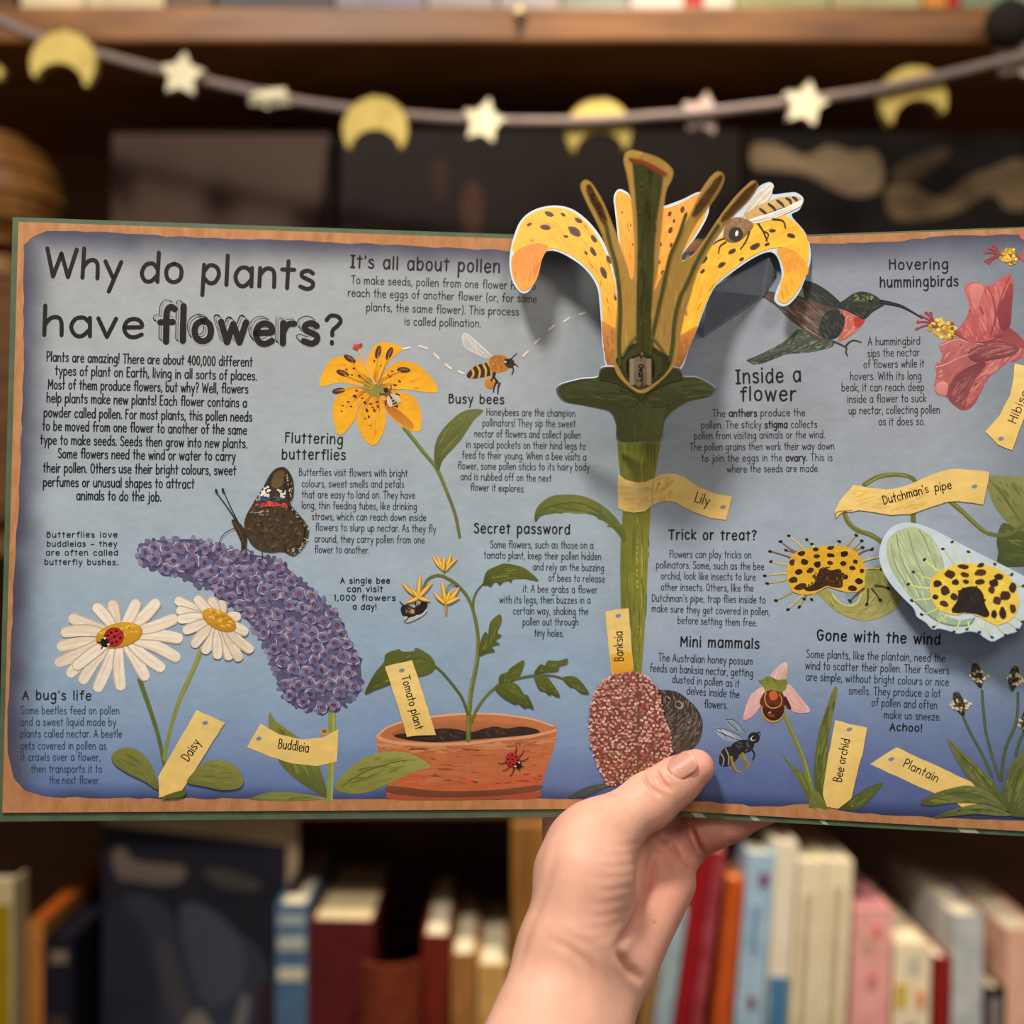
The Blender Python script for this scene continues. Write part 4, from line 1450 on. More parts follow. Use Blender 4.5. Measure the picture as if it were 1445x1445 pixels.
# ---- the tall lily stem that runs down the fold, banksia and possum
a = Art(PAGE)
a.on('X')
a.blob('#69752c', '871 622 886 622 899 622 915 622 933 622 928 650 921 690 918 720 916 760 914 800 912 850 909 900 905 952 890 952 882 905 876 860 875 800 876 760 879 722 878 690 873 652', '#8c8a34', ax=(1, .02), step=4, var=.05, smooth=False)
a.dabs('874 625 930 625 920 690 915 800 905 945 890 945 879 860 880 700', 90, ['#5b682a', '#7e8436', '#6d782e', '#98953f', '#505d26'], 40, 2.2, 90, 3)
a.dabs('898 640 908 640 904 940 897 940', 16, ['#a3a04a', '#b2ab52'], 50, 1.2, 90, 2)
a.line('#b5b06a', '899.6 720 899.6 830 899.6 948', 1.1)
leaf(a, np.array([(881, 766), (869, 750), (847, 732), (826, 724), (805, 723), (779, 725), (763, 729), (756.5, 737), (754, 731), (758, 716), (774, 702), (792, 698), (818, 699), (842, 708), (863, 724), (876, 740), (882, 750)]).ravel(), '#56642c', '#7c863c', vein='760 722 790 711 826 712 858 734 878 756', n=24)
a.build('lily_stem', page_l)
a = Art(PAGE, z=1.2e-3)
a.on('R')
tagged(a, '655 108 690 140 750 156 800 152 850 130 885 112 920 108 960 110 1000 120 1080 175 1180 215 1265 228 1250 290 1232 357 1150 345 1050 310 960 260 900 255 840 275 800 310 740 318 690 310 655 292 650 200', (1218, 288))
a.dabs('660 130 750 165 840 150 850 270 740 310 660 285', 40, ['#e9c66c', '#f2d280', '#e4bd62'], 16, 2, 5, 12)
a.dabs('860 140 920 120 960 130 930 240 860 260', 26, ['#e0b85e', '#dcb258', '#d6ac52'], 16, 2.4, -60, 20)
a.line('#c9a552', '848 132 840 200 838 274', 1.2)
a.text('Lily', '1064 258 1138 282', 9, 1.5)
a.oval('#8a6a3a', 806, 240, 4)
a.build('name_tag', page_l)
a = Art(PAGE, z=1.2e-3)
a.on('R')
tagged(a, '585 845 650 836 710 828 722 960 737 1170 690 1185 625 1210 610 1090 600 1010 590 920', (655, 871))
a.blob('#eab840', '612 1080 700 1060 728 1070 735 1166 690 1180 628 1204', '#e2a62c', var=.03, smooth=False)
a.text('Banksia', '682 1112 676 955', 7.6, 1.5)
a.build('name_tag', page_l)
a = Art(PAGE, z=1.5e-3)
a.on('U')
POS = '835 288 860 282 900 280 970 290 1040 340 1090 400 1108 470 1085 560 1020 610 935 645 880 560 850 400'
a.blob('#39322e', POS, '#4a423d', var=.12, step=4)
a.dabs(POS, 420, ['#6d625a', '#574d46', '#8a7f74', '#2c2623', '#453c37', '#7a6e64'], 9, 1.1, 60, 22, soft=.05, follow=lambda x, y: math.degrees(math.atan2(y - 985, x - 925)) + 82)
a.dabs('840 290 880 285 930 520 930 640 890 480', 70, ['#1e1a18', '#282220'], 9, 1.8, 80, 20)
a.oval('#8f857a', 922, 328, 20, 13, 50)
a.oval('#141011', 922, 330, 15, 10, 50)
a.oval('#cfcac4', 926, 324, 4, 3)
a.oval('#a3978a', 982, 360, 26, 20, 35)
a.oval('#443b36', 978, 358, 18, 14, 35)
a.build('possum', page_r)
a = Art(PAGE, z=1.5e-3)
a.on('U')
a.blob('#4c5656', '385 858 440 822 520 790 600 782 606 795 560 815 500 842 450 856', '#39434a', var=.1)
a.dabs('420 845 520 800 595 790 520 830', 18, ['#6d7672', '#2f373c'], 16, 1.4, -22, 8)
a.build('possum_tail', page_l)
a = Art(PAGE, z=3.0e-3)
a.on('U')
BK = '575 235 600 215 650 194 730 184 800 204 850 258 885 335 905 440 930 500 935 575 930 640 860 690 760 745 690 775 600 785 575 740 550 690 520 600 500 480 515 350 540 275'
a.blob('#7a4c44', BK, '#6d463c', var=.12, step=5)
q_ = cat(a.pts(BK), True, 4)
a.on('X')
rows = 0
for r_ in range(33):
    y = 950 + r_ * 4.75
    for c_ in range(17):
        x = 832 + c_ * 6.7 + (r_ % 2) * 3.2 + random.uniform(-1.6, 1.6)
        yy = y + random.uniform(-1.4, 1.4) + .0016 * (x - 885) ** 2
        if not inside(q_, np.array([[x, yy]]))[0]:
            continue
        col = random.choice(['#e0b0a6', '#d69c94', '#c9867e', '#e9c6b8', '#b8706a', '#caa088', '#d8a49a', '#a84f58'])
        if r_ > 22:
            col = random.choice(['#c99a84', '#d2a48c', '#b98068', '#c08a7a', '#a9685c', '#d9b49c'])
        for k in range(3):
            an = math.radians(random.uniform(20, 160))
            d = np.array([math.cos(an), -math.sin(an)]) * random.uniform(2.2, 4.2)
            a.ribbon([(x, yy + 1.5), (x + d[0] * .6, yy + 1.5 + d[1] * .6), (x + d[0], yy + 1 + d[1])], [1.0, 2.6, 1.5], lin(col) * random.uniform(.85, 1.12), cap=False, dz=2e-6)
        if random.random() < .35:
            a.oval(random.choice(['#8e2f40', '#6a2c34', '#a8434e', '#5a3a32']), x + random.uniform(-3, 3), yy + 2.4, 1.9, 1.3, random.uniform(0, 180), n=7, dz=2e-6)
for i in range(90):
    q = q_[int(i * len(q_) / 90)]
    a.oval(random.choice(['#d9aa9c', '#e2bdae', '#b8786c', '#c99a86']), q[0] + random.uniform(-1.5, 1.5), q[1] + random.uniform(-1.5, 1.5), random.uniform(1.6, 2.8), random.uniform(1.2, 2), random.uniform(0, 180), n=7, dz=2e-6)
a.line('#7d4a44', '899.6 955 899.6 1030 899.6 1100', 1.0)
a.build('banksia_flower', page_l)
# ---- hummingbird
a = Art(PAGE)
a.on('Q')
a.blob('#2b332f', '330 278 380 280 430 305 480 342 524 388 500 412 450 410 400 398 350 380', '#242a28', var=.1)
a.dabs('340 285 430 312 515 390 440 402 360 380', 40, ['#3d4742', '#1f2523', '#4a544e'], 16, 1.4, 35, 8)
TAIL = '48 672 100 650 170 616 230 582 270 550 312 515 400 528 470 556 484 600 400 626 320 636 250 642 180 668 120 690 80 693 66 684'
a.blob('#4c594c', TAIL, '#2c3530', var=.12, step=4)
a.dabs(TAIL, 150, ['#3a463d', '#5c6b5a', '#748272', '#29302c', '#8c9888', '#48574a'], 9, 1.5, -22, 22)
a.dabs('60 672 180 620 240 600 160 660 90 688', 40, ['#1f2623', '#39423c', '#5a665c'], 22, 1.5, -28, 6)
a.blob('#5b4a44', '122 345 135 320 180 328 260 340 350 358 430 390 505 412 545 442 532 500 482 552 400 572 330 515 260 462 200 402', '#493c38', ax=(1, .3), var=.08)
a.dabs('130 335 260 345 430 395 540 445 520 500 480 545 400 565 320 508 240 440 180 380', 150, ['#6d5a52', '#7d6a60', '#463a36', '#59483f', '#8a776c'], 24, 1.7, 36, 12)
a.dabs('190 350 330 420 460 520 420 560 300 480', 18, ['#9c8a7e', '#a8978a'], 34, .9, 40, 8)
a.blob('#b4605a', '520 420 580 438 640 462 634 490 595 532 545 566 508 572 535 500', '#c67468', ax=(1, 0), var=.08)
a.dabs('530 430 600 448 636 465 600 525 545 560 520 560', 50, ['#d88a7c', '#b2504c', '#e0a090', '#a3564e'], 9, 2, -50, 25)
a.blob('#b23a38', '590 455 640 462 636 486 608 510 590 490', var=.08)
a.blob('#252b28', '440 440 490 420 540 450 535 510 500 560 440 560 415 510', var=.15, step=3)
a.dabs('430 440 500 420 545 455 530 520 490 565 430 560 405 505', 80, ['#2a302c', '#3c443f', '#1c201e', '#505a50'], 10, 1.8, 60, 25)
HD = '488 402 540 368 590 334 640 327 695 346 735 378 752 386 722 406 682 430 640 466 604 450 545 420'
a.blob('#343b32', HD, '#232925', var=.12, step=3)
a.dabs(HD, 70, ['#464f40', '#20251f', '#5a6348', '#2c332c'], 6, 1.5, 20, 25)
a.dabs('580 345 640 335 690 355 660 372 600 372', 24, ['#8a8c4e', '#6d7444', '#a3a05c'], 5, 1.4, 15, 20)
a.oval('#0f0f10', 672, 370, 11, 9)
a.oval('#d0d0cc', 675, 366, 3.2, 2.6)
a.line('#191b1e', '725 378 780 388 830 402 880 428 932 460', 6.2, 1.6)
a.line('#3a3e44', '735 380 790 390 850 410 900 438', 1.4, .6)
a.line('#3b352f', '488 578 520 592 550 608 548 630 556 650', 3, 1.8)
a.line('#3b352f', '545 606 562 584 590 572 625 582', 3, 1.5)
a.line('#6a6258', '494 576 524 590 550 604', 1.2, .8)
a.build('hummingbird', page_r)

# ---- hibiscus
a = Art(PAGE)
a.on('Q')
a.blob('#8a3f44', '1300 480 1390 520 1460 590 1520 640 1520 690 1445 660 1380 682 1300 640', '#a8585a', var=.06)
UPP = '1148 300 1165 284 1200 276 1240 290 1262 300 1310 272 1370 238 1388 270 1392 320 1384 400 1372 500 1310 540 1260 572 1180 570 1100 542 1132 490 1162 440 1166 380 1148 332'
a.blob('#c6696a', UPP, '#a84e54', ax=(.6, .8), var=.05)
LOW = '1020 592 1110 556 1200 574 1300 560 1400 600 1470 625 1450 655 1390 672 1330 710 1270 760 1230 830 1190 900 1140 925 1085 892 1058 860 1005 842 994 792 1004 740 998 700 1032 652'
a.blob('#c07070', LOW, '#9c4c54', ax=(.3, .9), var=.05)
a.dabs(UPP, 120, ['#d07c7a', '#b85a5e', '#da8e88', '#b4565c', '#c66a6a'], 26, 3.2, 75, 22)
a.dabs(LOW, 150, ['#cc7f7c', '#b05a60', '#d99a92', '#a8545a', '#bd6a6a'], 26, 3.2, -38, 22)
a.blob('#93424a', '1310 420 1340 360 1372 290 1390 300 1384 400 1374 500 1330 520', '#7f3840', var=.06)
a.blob('#d58a84', '1170 300 1210 285 1240 300 1230 360 1200 420 1180 380', '#c87674', var=.05)
a.line('#8a3c44', '1262 300 1290 370 1300 450 1280 540', 1.2, 2.2)
a.line('#973f48', '1375 245 1340 330 1310 420 1300 500', 1.4, 1.8)
a.blob('#8e4a50', '1160 640 1230 590 1320 570 1420 610 1380 650 1290 670 1200 682', '#7c3c44', var=.07)
a.dabs('1170 640 1240 595 1340 580 1410 615 1290 660', 40, ['#a86464', '#75383f', '#b87872'], 26, 1.7, -10, 16)
a.blob('#7d3c46', '1060 850 1080 780 1140 720 1230 680 1250 700 1190 780 1160 860 1140 922 1085 892', '#8f4a52', var=.07)
a.dabs('1075 850 1130 740 1220 695 1180 790 1145 905 1100 890', 44, ['#a05a60', '#6d323c', '#b4767a'], 30, 1.8, -60, 10)
a.blob('#d9958e', '1000 800 1040 780 1062 800 1050 850 1008 838', '#c67f7a', var=.05)
a.line('#e0a8a0', '1004 706 1060 690 1120 660 1180 640', 1.8, 1)
a.line('#dfa49c', '1024 600 1100 570 1180 582 1240 592', 1.6, 1)
a.line('#8a3e46', '1110 545 1180 580 1260 578 1330 548', 1.4, 1.6)


def stamen(prongs, hub, cl, r, sd):
    for t in prongs:
        a.line('#9a3c48', np.array([hub, ((hub[0] + t[0]) / 2, (hub[1] + t[1]) / 2 - 6), t]).ravel(), 3, 2.2)
        a.oval('#a8434e', t[0], t[1], 10, 8, jag=.15)
    for i in range(46):
        t_, rr = random.uniform(0, 6.3), math.sqrt(random.random())
        x, y = cl[0] + r[0] * rr * math.cos(t_), cl[1] + r[1] * rr * math.sin(t_)
        a.oval(random.choice(['#d9b03a', '#e6c552', '#c49a2c', '#f0d872', '#8a5a2c']), x, y, sd, sd * .85, 0, n=7, dz=3e-6, jag=.15)


a.line('#a84a50', '1120 540 1060 515 985 490', 5, 4)
stamen([(905, 515), (912, 480), (926, 450), (952, 434), (975, 436)], (992, 492), (1038, 515), (76, 52), 12)
a.blob('#c66a6e', '1428 160 1440 120 1450 80 1425 55 1430 30 1470 10 1560 0 1560 240 1470 190', '#b0565c', var=.06)
a.line('#a84a50', '1420 156 1370 150 1320 145', 4, 3.5)
stamen([(1250, 130), (1252, 172), (1268, 180), (1272, 108), (1294, 94)], (1322, 146), (1372, 150), (46, 38), 10)
a.build('hibiscus', page_r)
a = Art(PAGE, z=1.5e-3)
a.on('Q')
tagged(a, '1396 690 1445 700 1500 690 1520 760 1500 850 1445 962 1385 1126 1310 1096 1250 1030 1322 950 1372 850 1392 760', (1328, 1068))
a.text('Hibiscus', '1402 992 1496 770', 7.6, 1.5)
a.build('name_tag', page_r)

# ---- Dutchman's pipe
a = Art(PAGE)
a.on('S')
VN = '#6b7136'
a.line(VN, '600 165 640 140 680 122 760 112 840 124 885 165', 7, 6)
a.line('#8f9450', '610 160 690 118 760 108 830 118', 2, 1.5)
a.line(VN, '490 300 512 360 560 405 630 430 690 470 720 520', 7, 7)
a.line('#8f9450', '500 320 530 372 600 412 670 448', 2, 1.5)
a.line(VN, '865 300 858 330 860 375', 7, 7)
a.line(VN, '1050 250 1120 310 1200 385 1250 420 1300 432 1350 428 1425 395', 7, 5)
a.line('#8f9450', '1060 254 1130 314 1206 386 1260 416', 2, 1.5)
leaf(a, '1300 460 1330 370 1400 390 1480 420 1560 430 1560 592 1440 600 1312 592 1308 520', '#48562a', '#5c6a34')
leaf(a, '1252 128 1350 116 1445 124 1560 140 1560 430 1480 425 1380 384 1300 296 1262 214', '#7f8a48', '#9aa262', vein='1262 140 1330 220 1400 320 1460 400', n=34)
a.line(VN, '1300 432 1360 428 1440 385', 6, 5)
TUB = '352 738 400 718 440 748 470 790 520 802 562 782 572 730 600 645 640 610 690 590 750 640 792 730 775 810 700 862 600 886 500 862 420 812 380 770'
a.blob('#9a9a52', TUB, '#a9a866', var=.06)
a.dabs(TUB, 110, ['#8a8c46', '#b5b476', '#7a7a3a', '#c4c08a', '#9f9e58'], 20, 1.6, 0, 15, follow=lambda x, y: math.degrees(math.atan2(y - 826, x - 1205)) + 90)
a.blob('#7f94a8', '500 740 530 730 560 735 560 770 530 785 505 770', '#93a4b4')
a.line('#d0cf9a', '430 745 470 790 520 806 566 784 590 700', 2, 2)


def hairs(hub, rx, ry, tips, pal):
    for (x, y) in tips:
        d = np.array([x - hub[0], y - hub[1]], float)
        t = math.atan2(d[1] / ry, d[0] / rx)
        b = np.array([hub[0] + rx * .92 * math.cos(t), hub[1] + ry * .92 * math.sin(t)])
        m = (b + (x, y)) / 2 + np.array([-d[1], d[0]]) / (np.linalg.norm(d) + 1e-6) * random.uniform(-9, 9)
        a.line(random.choice(pal), np.array([b, m, (x, y)]).ravel(), 2.6, 1.5)
        a.oval('#1f1a18', x, y, 11, 7, random.uniform(-40, 40), n=8, jag=.15)


hairs((400, 615), 205, 125, [(200, 435), (155, 465), (185, 512), (100, 517), (105, 572), (72, 647), (85, 687), (130, 778), (195, 825), (255, 812), (320, 772), (280, 770), (295, 455), (322, 478), (465, 465), (555, 432), (585, 462), (590, 497), (640, 505), (690, 545), (690, 612)], ['#d9c46a', '#c9b45a', '#b8a252', '#8a5c3a'])
FB = '188 640 200 572 240 522 330 498 430 488 522 500 570 540 602 600 604 660 582 720 532 736 462 724 400 708 340 740 270 746 212 722'
a.blob('#dfae26', FB, '#e6ba3c', var=.06, step=4)
a.dabs(FB, 90, ['#eec648', '#d49e1c', '#e2b030'], 8, 3, 0, 60)
a.oval('#dcb850', 560, 690, 46, 40)
DK = ['#3a2014', '#2c1810', '#4a2a18']


def blotches(L):
    for x, y, rx, ry in L:
        a.oval(random.choice(DK), x, y, rx, ry, random.uniform(-20, 20), n=10, jag=.16)


blotches([(266, 530, 22, 14), (342, 508, 16, 12), (346, 544, 18, 12), (420, 500, 20, 10), (420, 538, 22, 12), (418, 580, 18, 11), (492, 532, 20, 16), (486, 582, 17, 14), (350, 588, 20, 17), (282, 574, 20, 15), (216, 576, 14, 18), (252, 626, 20, 15), (312, 618, 20, 14),
          (535, 606, 18, 12), (552, 572, 12, 12), (586, 622, 12, 12), (570, 676, 22, 16), (497, 652, 16, 12), (535, 714, 24, 16), (222, 670, 22, 17), (260, 706, 34, 18)])
a.blob('#3a2216', '350 640 380 602 420 618 470 612 480 650 482 705 440 708 400 700 350 722 300 728 280 712 330 690', var=.2, step=3)
a.dabs('330 640 380 600 480 610 490 700 400 702 290 728 300 690', 60, ['#2c180e', '#5a3620', '#40261a', '#8a5a20'], 6, 2.2, 40, 60)
hairs((620, 690), 40, 30, [(725, 712), (682, 775), (612, 797), (522, 780)], ['#7a6a34', '#5f5428'])
a.build('pipe_flower', page_r)
a = Art(PAGE, z=1.7e-3)
a.on('S')
tagged(a, '540 168 580 172 620 181 720 190 790 180 850 160 950 115 1010 92 1060 82 1160 86 1262 98 1248 180 1230 270 1170 262 1100 252 1030 258 960 280 900 302 840 320 740 326 620 306 565 300 530 310 495 306 465 325 450 340 440 306 470 250', (1182, 175))
a.dabs('560 180 720 200 850 172 960 130 950 250 840 305 740 312 600 292 510 290', 50, ['#e6bc60', '#e0b254', '#eec670'], 22, 2, -10, 16)
a.line('#a9874a', '448 338 452 312 492 304 535 302', 2, 1.2)
a.on('S')
P0, P1 = a.pts('704 270 1062 178')
wv = np.linspace(0, 1, 5)
draw_text(a, "Dutchman's", P0, P0 + (P1 - P0) * .66 + (0, -1.0), 7.4, 1.5, '#1c1a1e')
draw_text(a, 'pipe', P0 + (P1 - P0) * .755, P1 + (0, 2), 7.4, 1.5, '#1c1a1e')
a.build('name_tag', page_r)

# ---- bee orchid
a = Art(PAGE)
a.on('V')
a.line('#7c8440', '160 530 225 670 275 790 310 920 335 1045', 6, 8)
a.line('#989f58', '164 530 230 668 280 788 314 910', 1.8, 2)
leaf(a, '155 762 195 800 240 845 290 888 335 1045 290 990 250 905', '#5c6a30', '#7a863e')
leaf(a, '330 880 338 780 348 700 368 610 392 540 435 420 456 416 452 460 440 522 420 620 408 720 402 900 384 1042 344 960', '#4d5c26', '#7f8a3e', n=30)
leaf(a, '465 1056 492 1032 530 1000 620 940 700 918 672 960 640 1000 580 1052 520 1062', '#4a5828', '#647038')
leaf(a, '305 1046 320 980 345 960 380 1000 406 1056 350 1046', '#6a7836', '#7d8a40')
PK, PK2 = '#e6c2c0', '#d9a8aa'
for p, ang in (('95 362 130 312 186 278 192 330 172 392 122 382', -60), ('64 408 0 450 -30 520 -42 582 0 572 50 512 78 452', -55), ('168 420 202 398 250 450 312 530 290 548 220 540 180 482', 50)):
    a.blob(PK, p, PK2, var=.05)
    a.dabs(p, 18, ['#f2dcd6', '#d8a4a4', '#e8c8c4'], 20, 1.5, ang, 12)
a.blob('#76802e', '38 376 60 372 92 354 140 372 188 372 182 425 150 436 110 432 80 440 60 402', '#8f9440', var=.1)
a.dabs('60 385 100 362 180 380 150 430 90 425', 20, ['#59641f', '#a3a654'], 9, 1.3, 40, 40)
a.oval('#b09a4a', 116, 530, 64, 70, 0, n=18)
a.oval('#5a241c', 118, 525, 58, 64, 0, n=18, col2='#3a1612')
a.blob('#6a2f20', '45 495 70 440 112 428 165 445 182 500 150 515 110 500 80 520', var=.1)
a.blob('#4a1c16', '182 460 206 505 212 528 190 520 172 480')
a.line('#c9a850', '78 440 72 470 82 505 110 522 150 512 162 480 150 446', 1.6, 1.2)
a.oval('#cc6a2c', 118, 456, 24, 26, 0)
a.oval('#7a3a2c', 105, 560, 24, 10, 20)
a.oval('#c79a90', 98, 545, 9, 4, -20)
a.build('bee_orchid', page_r)
a = Art(PAGE, z=1.3e-3)
a.on('V')
tagged(a, '443 585 520 606 613 625 598 730 570 830 552 910 530 1000 462 1055 400 1045 378 980 400 820 425 690', (520, 635))
a.text('Bee orchid', '478 914 522 690', 7.4, 1.5)
a.build('name_tag', page_r)

# ---- plantain
a = Art(PAGE)
a.on('V')
tagged(a, '770 730 900 790 1180 920 1240 1010 1130 1058 1080 1020 860 925 630 820 690 778', (742, 793))
a.text('Plantain', '804 830 982 916', 7.4, 1.5)
a.build('name_tag', page_r)
a = Art(PAGE, z=1.0e-3)
a.on('V')
for p in ('1118 560 1165 660 1220 760 1275 880', '1222 430 1232 560 1245 660 1280 790 1315 895', '1412 440 1410 540 1395 620 1345 740 1322 905', '1448 640 1420 700 1400 770', '1500 560 1470 700 1440 800'):
    a.line('#46522a', p, 3.2, 3.6)
    a.line('#6d7842', p, .9, 1.0)
for x, y, r in ((1100, 500, 14), (1196, 350, 10), (1388, 365, -14), (1455, 600, -6)):
    ca, sa = math.cos(math.radians(-r)), math.sin(math.radians(-r))
    q = [(x + u * ca - v * sa, y + u * sa + v * ca) for u, v in ((-10, -66), (14, -58), (27, -10), (26, 30), (14, 62), (4, 66), (-16, 34), (-26, -4), (-22, -44))]
    a.blob('#3a3226', np.array(q).ravel(), '#2a241d', var=.1)
    a.dabs(np.array(q).ravel(), 26, ['#5a5040', '#231d18', '#6d6450', '#8a8068'], 4, 1.5, 80, 40)
    for i in range(26):
        t_ = random.uniform(0, 6.3)
        a.oval(random.choice(['#d9d0a4', '#c9be8a', '#e6deb8']), x + 8 + 48 * math.cos(t_) * random.uniform(.7, 1.15), y + 4 + 26 * math.sin(t_) * random.uniform(.6, 1.2), 8, 6, random.uniform(0, 90), n=7, dz=3e-6, jag=.2)
GRN = ('#56622e', '#7c8650')
leaf(a, '1038 684 1082 716 1122 756 1232 860 1312 950 1345 1055 1252 992 1162 905 1092 802 1058 740', *GRN, vein='1050 700 1140 800 1240 910 1330 1030', n=30)
leaf(a, '1330 965 1345 900 1362 848 1400 790 1445 740 1520 690 1520 900 1450 1050 1372 1078 1340 1030', *GRN, vein='1370 1060 1390 960 1430 850 1480 760', n=30)
leaf(a, '895 1024 940 990 1000 962 1080 942 1150 932 1252 962 1355 1066 1252 1030 1102 1020 985 1036 930 1038', *GRN, vein='910 1022 1020 985 1130 970 1240 1000 1330 1050', n=26)
leaf(a, '965 1102 1030 1072 1100 1050 1230 1030 1375 1085 1300 1092 1202 1082 1080 1092', *GRN, vein='985 1098 1100 1070 1230 1058 1350 1082', n=20)
leaf(a, '1370 1085 1400 1010 1445 950 1520 900 1520 1094 1440 1100', *GRN, vein='1385 1080 1430 1010 1500 950', n=26)
a.build('plantain_plant', page_r)

# ---- bee under the orchid
a = Art(PAGE)
a.on('U')
a.blob('#9aa8bc', '1230 436 1282 442 1322 480 1342 512 1300 516 1252 482', '#7f8ea4', var=.06)
a.blob('#a9b6c8', '1174 490 1212 484 1300 520 1334 552 1252 556 1200 530', '#8c9ab0', var=.06)
for p in ('1176 492 1214 486 1300 522 1332 550', '1232 438 1284 446 1340 510', '1180 496 1250 530 1320 552', '1200 490 1240 540', '1240 446 1300 500'):
    a.line('#2f3a4c', p, 1.1, .8)
a.line('#dfe4ea', '1190 496 1240 512 1290 540', 1.2, .6)
a.blob('#2b2a2b', '1196 655 1205 615 1240 585 1300 592 1300 640 1262 680 1226 692 1200 682', var=.1)
for p in ('1206 620 1222 650 1216 686', '1232 596 1248 634 1248 680'):
    a.line('#a39a84', p, 2, 1.6)
a.blob('#26262a', '1262 580 1300 552 1350 548 1384 566 1370 604 1322 622 1282 620', var=.12)
a.dabs('1270 580 1320 555 1376 568 1340 610', 20, ['#4a4e58', '#1a1a1e', '#8a8f98'], 5, 1.2, 20, 50)
a.oval('#202024', 1384, 536, 32, 30)
a.oval('#c9ccd0', 1380, 540, 17, 13, -30)
a.oval('#121214', 1384, 538, 13, 10, -30)
a.line('#202024', '1398 512 1412 506 1418 520', 1.8, 1.2)
a.line('#2b2c2e', '1366 590 1386 622 1378 655', 2.8, 1.8)
a.line('#a88a34', '1262 640 1272 680 1290 712 1318 722', 3.6, 2)
a.line('#6d5a24', '1258 650 1266 690 1286 724', 2, 1.2)
a.line('#a88a34', '1322 620 1340 655 1360 680 1340 704', 3.6, 2)
a.line('#8a742c', '1312 630 1324 664 1340 700', 2.4, 1.4)
a.build('dark_bee', page_r)
# ================================================================== pop-up paper flower
PETAL = Sheet(905, [(905, 535, .505), (905, 280, .527), (730, 400, .5265)], [(905, 535, .505), (905, 280, .527), (1140, 400, .5245)])
CALYX = Sheet(903, [(903, 625, .5330), (903, 545, .5045), (800, 560, .5180)], [(903, 625, .5330), (903, 545, .5045), (1005, 555, .5165)])
INNER = Sheet(904, [(904, 556, .4995), (907, 215, .4700), (822, 262, .4770)], [(904, 556, .4995), (907, 215, .4700), (1060, 262, .4800)])
CARDB = mat('card_pale_blue', '#c3d6e2', '#b4c9d8', scale=200, rough=.6)
CARDO = mat('card_ochre', '#dfb560', '#d4a850', scale=120, rough=.6)


def card(name, sheet, pts, m, parent, th=.0006, z=0., step=12.):
    """stiff paper cut to an outline; follows the folds of its sheet"""
    a = Art(sheet)
    q, f = fill(cat(a.pts(pts), True, 5), step)
    bd = cat(a.pts(pts), True, 5)
    N = len(q)
    v = [sheet.at(p[0], p[1], z) for p in q] + [sheet.at(p[0], p[1], z - th) for p in q]
    n = len(bd)
    f2 = [list(r) for r in f] + [[i + N for i in r][::-1] for r in f] + [[(i + 1) % n, i, i + N, (i + 1) % n + N] for i in range(n)]
    return mesh_obj(name, v, f2, m, parent)


PET_OUT = [(856, 520), (850, 486), (848, 455), (846, 429), (842, 404), (827, 381), (805, 364), (783, 354), (768, 356), (762, 369), (757, 391), (749, 408), (738, 414), (727, 404), (721, 388), (719, 365), (724, 337), (735, 311), (754, 296),
           (780, 290), (805, 294), (827, 309), (845, 330), (858, 355), (868, 384), (873, 372), (872, 340), (868, 300), (866, 278), (873, 267), (885, 271), (893, 282), (905, 290), (930, 292), (961, 282), (985, 271), (998, 276), (1000, 300), (985, 330), (968, 352), (961, 363), (966, 367), (985, 354), (1010, 330), (1030, 305),
           (1050, 286), (1070, 264), (1085, 257), (1092, 262), (1090, 274), (1110, 272), (1124, 272), (1134, 281), (1128, 296), (1117, 304), (1134, 325), (1142, 343), (1144, 366), (1137, 391), (1127, 414), (1114, 429), (1103, 432), (1093, 424), (1096, 409), (1103, 391), (1101, 373), (1094, 359), (1082, 356), (1060, 366), (1031, 386),
           (1009, 405), (994, 436), (984, 464), (972, 493), (962, 520), (942, 530), (905, 532), (870, 530)]
petals = card('petal_card', PETAL, np.array(PET_OUT).ravel(), CARDB, book)
a = Art(PETAL, z=8e-5)
a.on('X')
YEL, ORG_ = '#f5b21c', '#ee9a16'


def petal(pts, c1, c2, ax, cols, n, ln, wd, ang, spread=14, follow=None):
    c1, c2, *cols = [lin(c) * (.92, .87, .60) for c in [c1, c2] + list(cols)]
    a.blob(c1, pts, c2, ax=ax, step=6, var=.04)
    q = np.array([float(t) for t in pts.split()]).reshape(-1, 2)
    c = q.mean(0)
    a.dabs(cat(q, True, 4).ravel(), n, cols, ln, wd, ang, spread, smooth=False, follow=follow)


# back petals
petal('870 300 868 280 873 270 884 274 892 284 897 320 898 400 890 420 884 390 876 350', '#f2a81e', '#e8900f', (1, .2), ['#f6b93c', '#e68a10', '#f2a624'], 40, 22, 2.2, 85)
petal('925 296 940 294 962 286 985 274 996 280 996 302 980 332 966 352 958 362 948 380 934 410 922 430 918 380', '#ee9f48', '#f2b034', (0, 1), ['#f4b458', '#e48c3a', '#f6c05a', '#e8963c'], 70, 22, 2.2, 105)
for x, y, r, an in ((945, 302, 4, 110), (963, 296, 5, 105), (946, 325, 5, 110), (951, 312, 3, 100), (947, 346, 3.5, 100), (930, 370, 3, 100), (935, 385, 4, 95), (932, 345, 3, 95), (972, 318, 3, 100)):
    a.oval('#5a3018', x, y, r, r * .62, an, n=9)
for x, y, r in ((878, 300, 2), (890, 318, 2), (893, 345, 2)):
    a.oval('#7a4418', x, y, r, r * .6, 90, n=8)
